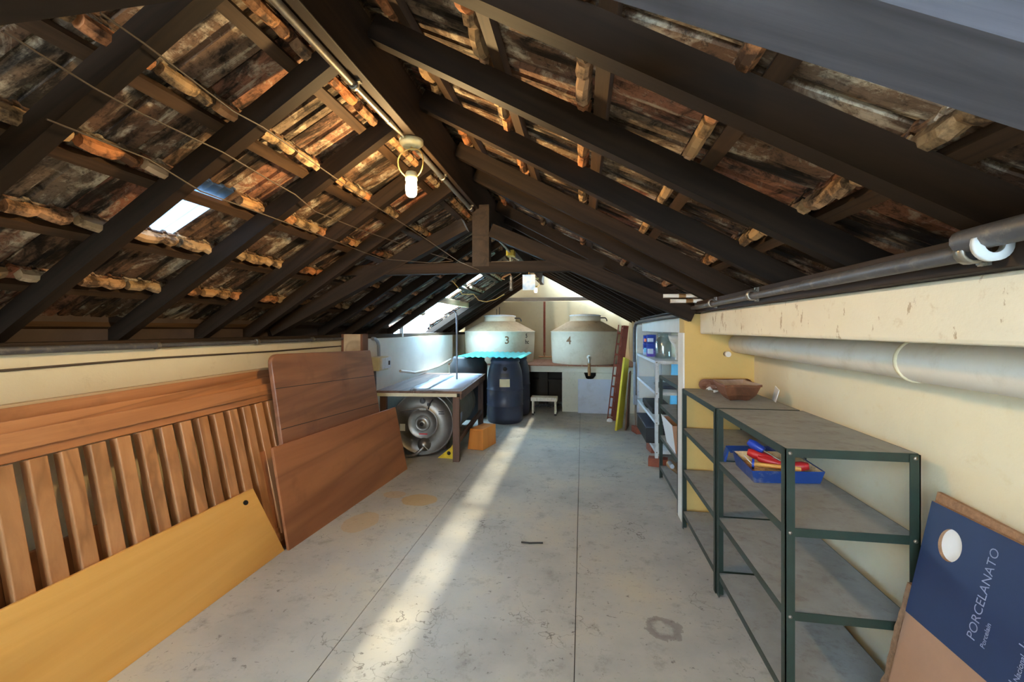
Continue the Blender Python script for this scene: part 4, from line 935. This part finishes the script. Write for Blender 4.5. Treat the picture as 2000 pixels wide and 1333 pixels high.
obj('torn_edge', B().prism([K(y, z, 0.006) for y, z in pts], (0.016, 0, 0)), M['cardedge'], t, label='torn corrugated edge')
# lettering, reading upwards along the sheet
up = (K(1, 1) - K(1, 0)).normalized(); ad = Vector((0, -1, 0)); nrm = up.cross(-ad)
if nrm.x > 0: nrm = -nrm
def txt(s, size, y, z, off=0.0):
    o_ = K(y, z, th + .0008)
    Mx = Matrix((( up.x, ad.x, nrm.x, o_.x), (up.y, ad.y, nrm.y, o_.y), (up.z, ad.z, nrm.z, o_.z), (0, 0, 0, 1)))
    # reading upward: x along up, glyph tops towards the far (left) edge
    My = Mx @ Matrix.Diagonal((1, -1, 1, 1))
    lettering(s, size, My, M['print'], t, 'lettering', 0.0002, off=off)
txt('PORCELANATO', 0.039, 1.470, 0.585, -0.0004)
txt('Porcelain', 0.020, 1.438, 0.586)
for row, (y, zs) in enumerate(((1.335, ((0.53, 'Nacional'), (0.63, 'National'), (0.73, 'Nacional'))), (1.275, ((0.525, 'Código de'), (0.62, 'Número'), (0.73, 'Fecha de'))), (1.245, ((0.525, 'design'), (0.62, 'lote'), (0.73, 'fabric'))), (1.19, ((0.53, 'Peso'), (0.64, 'Weight'))), (1.155, ((0.53, 'bruto'), (0.64, 'gross'))))):
    for z, s in zs: txt(s, 0.021, y, z + .040)
    if row in (0, 1, 3):
        for z, s in zs:
            w_ = 0.028 if row == 0 else 0.06
            obj('rule', B().prism([K(y + .024, z + .03, th + .0006), K(y + .024 - w_, z + .03, th + .0006), K(y + .024 - w_, z + .033, th + .0006), K(y + .024, z + .033, th + .0006)], (-.0003, 0, 0)), M['print'], t)

# ------------------------------------------------------------------ pipes on the right
t = thing('drain_pipe', 'fat grey white drain pipe under the cream beam along the right wall', 'pipe', (1.15, 2.0, 1.32))
obj('pipe', B().tube([(1.155, -3.9, 1.388), (1.155, 1.72, 1.388)], 0.072, 24), M['bigpipe'], t); obj('pipe', B().tube([(1.155, 1.72, 1.388), (1.155, 3.495, 1.388)], 0.068, 24), M['bigpipe'], t)
obj('coupling', B().lathe([(.070, -.008), (.077, -.006), (.077, .006), (.070, .008)], (1.155, 1.72, 1.388), 24, 0, AX), M['cream_trim'], t)
t = thing('capped_stub', 'short white capped pipe stub poking out of the ochre column', 'pipe stub', (1.07, 3.48, 1.31))
obj('stub', B().tube([(1.07, 3.499, 1.312), (1.07, 3.46, 1.312)], .018, 14), M['darkpipe'], t); obj('cap', B().tube([(1.07, 3.462, 1.312), (1.07, 3.44, 1.312)], .021, 14), M['pvc_white'], t)
t = thing('wall_conduit', 'dark dusty conduit clamped along the timber above the right beam', 'pipe', (0.80, 1.5, 1.64))
obj('pipe', B().tube([(0.806, 1.05, 1.662), (0.806, 1.75, 1.660)], .019, 12), M['darkpipe'], t); obj('pipe', B().tube([(0.810, 1.74, 1.660), (0.810, 3.40, 1.655)], .016, 12), M['darkpipe'], t)
obj('pipe', B().tube([(0.792, 0.2, 1.690), (0.792, 1.06, 1.684)], .024, 12), M['darkpipe'], t)
for y in (1.055, 2.25, 2.9):
    c = obj('clamp', B().lathe([(.020, -.012), (.026, -.012), (.026, .012), (.020, .012)], (0.806, y, 1.662), 14, 0, AX).box((.826, y - .012, 1.632), (.834, y + .012, 1.700)), M['galv'], t)
    obj('screw', B().tube([(.826, y, 1.694), (.818, y, 1.694)], .006, 8), M['galv'], c); obj('screw', B().tube([(.826, y, 1.638), (.818, y, 1.638)], .006, 8), M['galv'], c)
o = tag(obj('ceramic_ring', B().lathe([(.018, -.007), (.034, -.007), (.034, .007), (.018, .007), (.018, -.007)], (0.80, 1.00, 1.668), 24, 0, AX), M['insul']), 'white ring around the dark conduit near the right edge', 'ring')
# short white tubes resting on the truss end
for i, (z, x0, x1, lb) in enumerate(((1.747, .600, .963, 'short white tube with rusty cap above the column, upper of the pair'), (1.708, .650, 1.010, 'short white tube above the column, lower of the pair'))):
    t = thing('white_tube', lb, 'tube', ((x0 + x1) / 2, 3.40, z))
    obj('tube', B().tube([(x0, 3.40, z), (x1, 3.40, z)], .015, 12), M['pvc_white'], t); obj('band', B().tube([(x0 + .11, 3.40, z), (x0 + .16, 3.40, z)], .0158, 12), M['brass'], t)
    obj('cap', B().tube([(x1 - .004, 3.40, z), (x1 + .022, 3.40, z)], .022 if i == 0 else .016, 12), M['brass'] if i == 0 else M['pvc_white'], t)
t = thing('service_pipe', 'black pipe bending down the far column beside the white shelf', 'pipe', (.72, 6.5, 0.7))
obj('pipe', B().tube([(0.835, 3.75, 1.62), (0.82, 5.2, 1.615), (0.79, 6.2, 1.60), (0.765, 6.45, 1.58), (0.755, 6.52, 1.52), (0.752, 6.54, 1.40), (0.752, 6.54, 1.02)], .022, 10), M['darkpipe'], t)
obj('lower_pipe', B().tube([(0.752, 6.54, 1.02), (0.752, 6.54, 0.48)], .018, 10), M['greypipe'], t); obj('socket_box', B().box((0.735, 6.50, .40), (0.788, 6.57, .54)), M['greypipe'], t, .004)
tag(obj('wall_cable', B().tube([(0.845, 3.75, 1.66), (0.83, 5.2, 1.65), (0.80, 6.2, 1.64)], .012, 8), M['wire_dark']), 'black cable beside the bending pipe above the white shelf', 'cable')

# ------------------------------------------------------------------ ridge conduits and hanging things
t = thing('ridge_conduit', 'galvanised pipe clamped under the ridge beam leading to the near bulb', 'pipe', (-0.875, 1.2, 2.44))
obj('pipe', B().tube([(-0.875, -1.0, 2.448), (-0.875, 1.58, 2.448)], .0145, 12), M['galv'], t); obj('pipe', B().tube([(-0.875, 1.58, 2.448), (-0.872, 1.86, 2.449)], .0120, 12), M['galv'], t); obj('connector', B().tube([(-0.872, 1.86, 2.449), (-0.868, 2.03, 2.450)], [.014, .006], 10), M['galv'], t)
for y in (0.6, 1.57): obj('clamp', B().lathe([(.014, -.01), (.019, -.01), (.019, .01), (.014, .01)], (-0.875, y, 2.447), 14, 0, AX).box((-.905, y - .01, 2.455), (-.845, y + .01, 2.464)), M['galv'], t)
t = thing('ridge_conduit', 'galvanised pipe clamped under the ridge beam beyond the near bulb', 'pipe', (-0.86, 3.0, 2.44))
obj('pipe', B().tube([(-0.86, 2.20, 2.447), (-0.865, 3.36, 2.446)], .0145, 12), M['galv'], t)
for y in (2.62, 3.3): obj('clamp', B().lathe([(.014, -.01), (.019, -.01), (.019, .01), (.014, .01)], (-0.863, y, 2.446), 14, 0, AX).box((-.895, y - .01, 2.455), (-.835, y + .01, 2.464)), M['galv'], t)
t = thing('ridge_conduit', 'galvanised pipe behind the king post ending at the yellow junction box', 'pipe', (-0.87, 4.5, 2.43))
obj('pipe', B().tube([(-0.87, 3.55, 2.445), (-0.87, 5.20, 2.440)], .0145, 12), M['galv'], t)
t = thing('junction_box', 'small yellow junction box under the ridge beyond the king post', 'junction box', (-0.87, 5.3, 2.40))
obj('body', B().box((-.915, 5.22, 2.395), (-.82, 5.36, 2.464)), M['yellowbox'], t, .004); obj('stub', B().tube([(-.87, 5.36, 2.42), (-.84, 5.75, 2.43)], .016, 8), M['galv'], t)
tag(obj('loose_lath', B().box((-1.20, 5.5, 2.352), (-0.90, 5.55, 2.372)).box((-1.20, 5.5, 2.372), (-1.18, 5.55, 2.464)).box((-.92, 5.5, 2.372), (-.90, 5.55, 2.464)), M['plywood_edge']), 'pale loose lath hanging under the ridge by the yellow junction box', 'lath')
YT = 3.42
t = thing('picture_card', 'small pale blue picture card hanging from the tie beam', 'picture', (-0.416, YT, 1.808))
obj('card', B().box((-.466, YT - .002, 1.808), (-.366, YT + .002, 1.930)), M['card_sky'], t); obj('string', B().tube([(-.416, YT, 1.930), (-.416, YT, 1.953)], .0015, 5), M['wire_pale'], t)
t = thing('hanging_fitting', 'silver metal fitting hanging on a bent wire under the tie beam', 'fitting', (-0.558, YT, 1.815))
obj('body', B().lathe([(0.0, .0), (.012, 0.0), (.015, .02), (.013, .052), (.017, .057), (.017, .073), (.009, .080), (.015, .090), (.015, .108), (.008, .118), (0.0, .118)], (-.558, YT, 1.806), 14), M['steel'], t)
obj('hook', B().tube([(-.558, YT, 1.925), (-.565, YT, 1.938), (-.63, YT, 1.912), (-.635, YT, 1.90), (-.61, YT, 1.895)], .004, 6), M['brass'], t)
# overhead cables strung below the left rafters
def on_left(px, py, gap=0.03):
    a = (px - 1000) / 850.0; v_ = (643 - py) / 850.0; cs, sn = math.cos(YAW), math.sin(YAW)
    d = Vector((-sn + a*cs, cs + a*sn, v_)); k0 = 1.435 + .65*2.67 - gap
    return Vector((0, 0, 1.5)) + d * ((k0 - 1.5) / (d.z - .65*d.x))
def on_truss(px, py, Y=3.395):
    a = (px - 1000) / 850.0; v_ = (643 - py) / 850.0; cs, sn = math.cos(YAW), math.sin(YAW)
    d = Vector((-sn + a*cs, cs + a*sn, v_)); return Vector((0, 0, 1.5)) + d * (Y / d.y)
CA = [(196,25),(280,84),(350,137),(455,217),(514,249),(655,348),(727,399),(810,452)]
CB = [(7,60),(70,101),(182,171),(280,224),(434,297),(535,357),(576,380),(615,413),(699,447),(810,486)]
CC = [(91,233),(290,311),(392,374),(507,416),(660,473),(705,491),(747,506)]
for nm, pts, end, lab in ((0, CA, [(897, 512), (935, 528)], 'overhead cable strung under the left rafters, topmost of the three'), (1, CB, [(882, 508)], 'overhead cable strung under the left rafters, middle of the three'), (2, CC, [(840, 514), (885, 510)], 'overhead cable strung under the left rafters, lowest of the three')):
    P_ = [on_left(*p_) for p_ in pts] + [on_truss(*p_) for p_ in end]
    tag(obj('overhead_cable', B().tube(P_, .0032, 6), M['wire']), lab, 'cable')
W_ = [on_truss(*p_, Y=5.5) for p_ in ((880, 545), (893, 560), (903, 575), (925, 575), (935, 587), (950, 590), (968, 585), (985, 575))]
tag(obj('hanging_wire', B().tube(W_, .006, 6), M['wire_pale']), 'loose pale wire drooping near the open roof bay', 'wire')

# ------------------------------------------------------------------ the open roof bay
t = struct('window_1', label='open roof bay with a translucent sheet over the barrels')
for xa, xb, ya, yb in ((-2.78, -2.03, 6.30, SK1 + .05), (-2.02, -1.36, 6.40, 6.74)):
    obj('pane', B().quadbox([(xa, ya, zl(xa) + RD + .036), (xa, yb, zl(xa) + RD + .036), (xb, yb, zl(xb) + RD + .036), (xb, ya, zl(xb) + RD + .036)], (0, 0, .004)), M['pane'], t)
obj('head_board', B().box((-2.06, SK0, zl(-2.03) + .03), (-2.00, SK1, zl(-2.03) + .115)), M['plywood_edge'], t, .003)
obj('mullion', B().box((-2.60, 5.93, 1.386), (-2.555, 5.98, 1.62)), M['white_enamel'], t, .003)
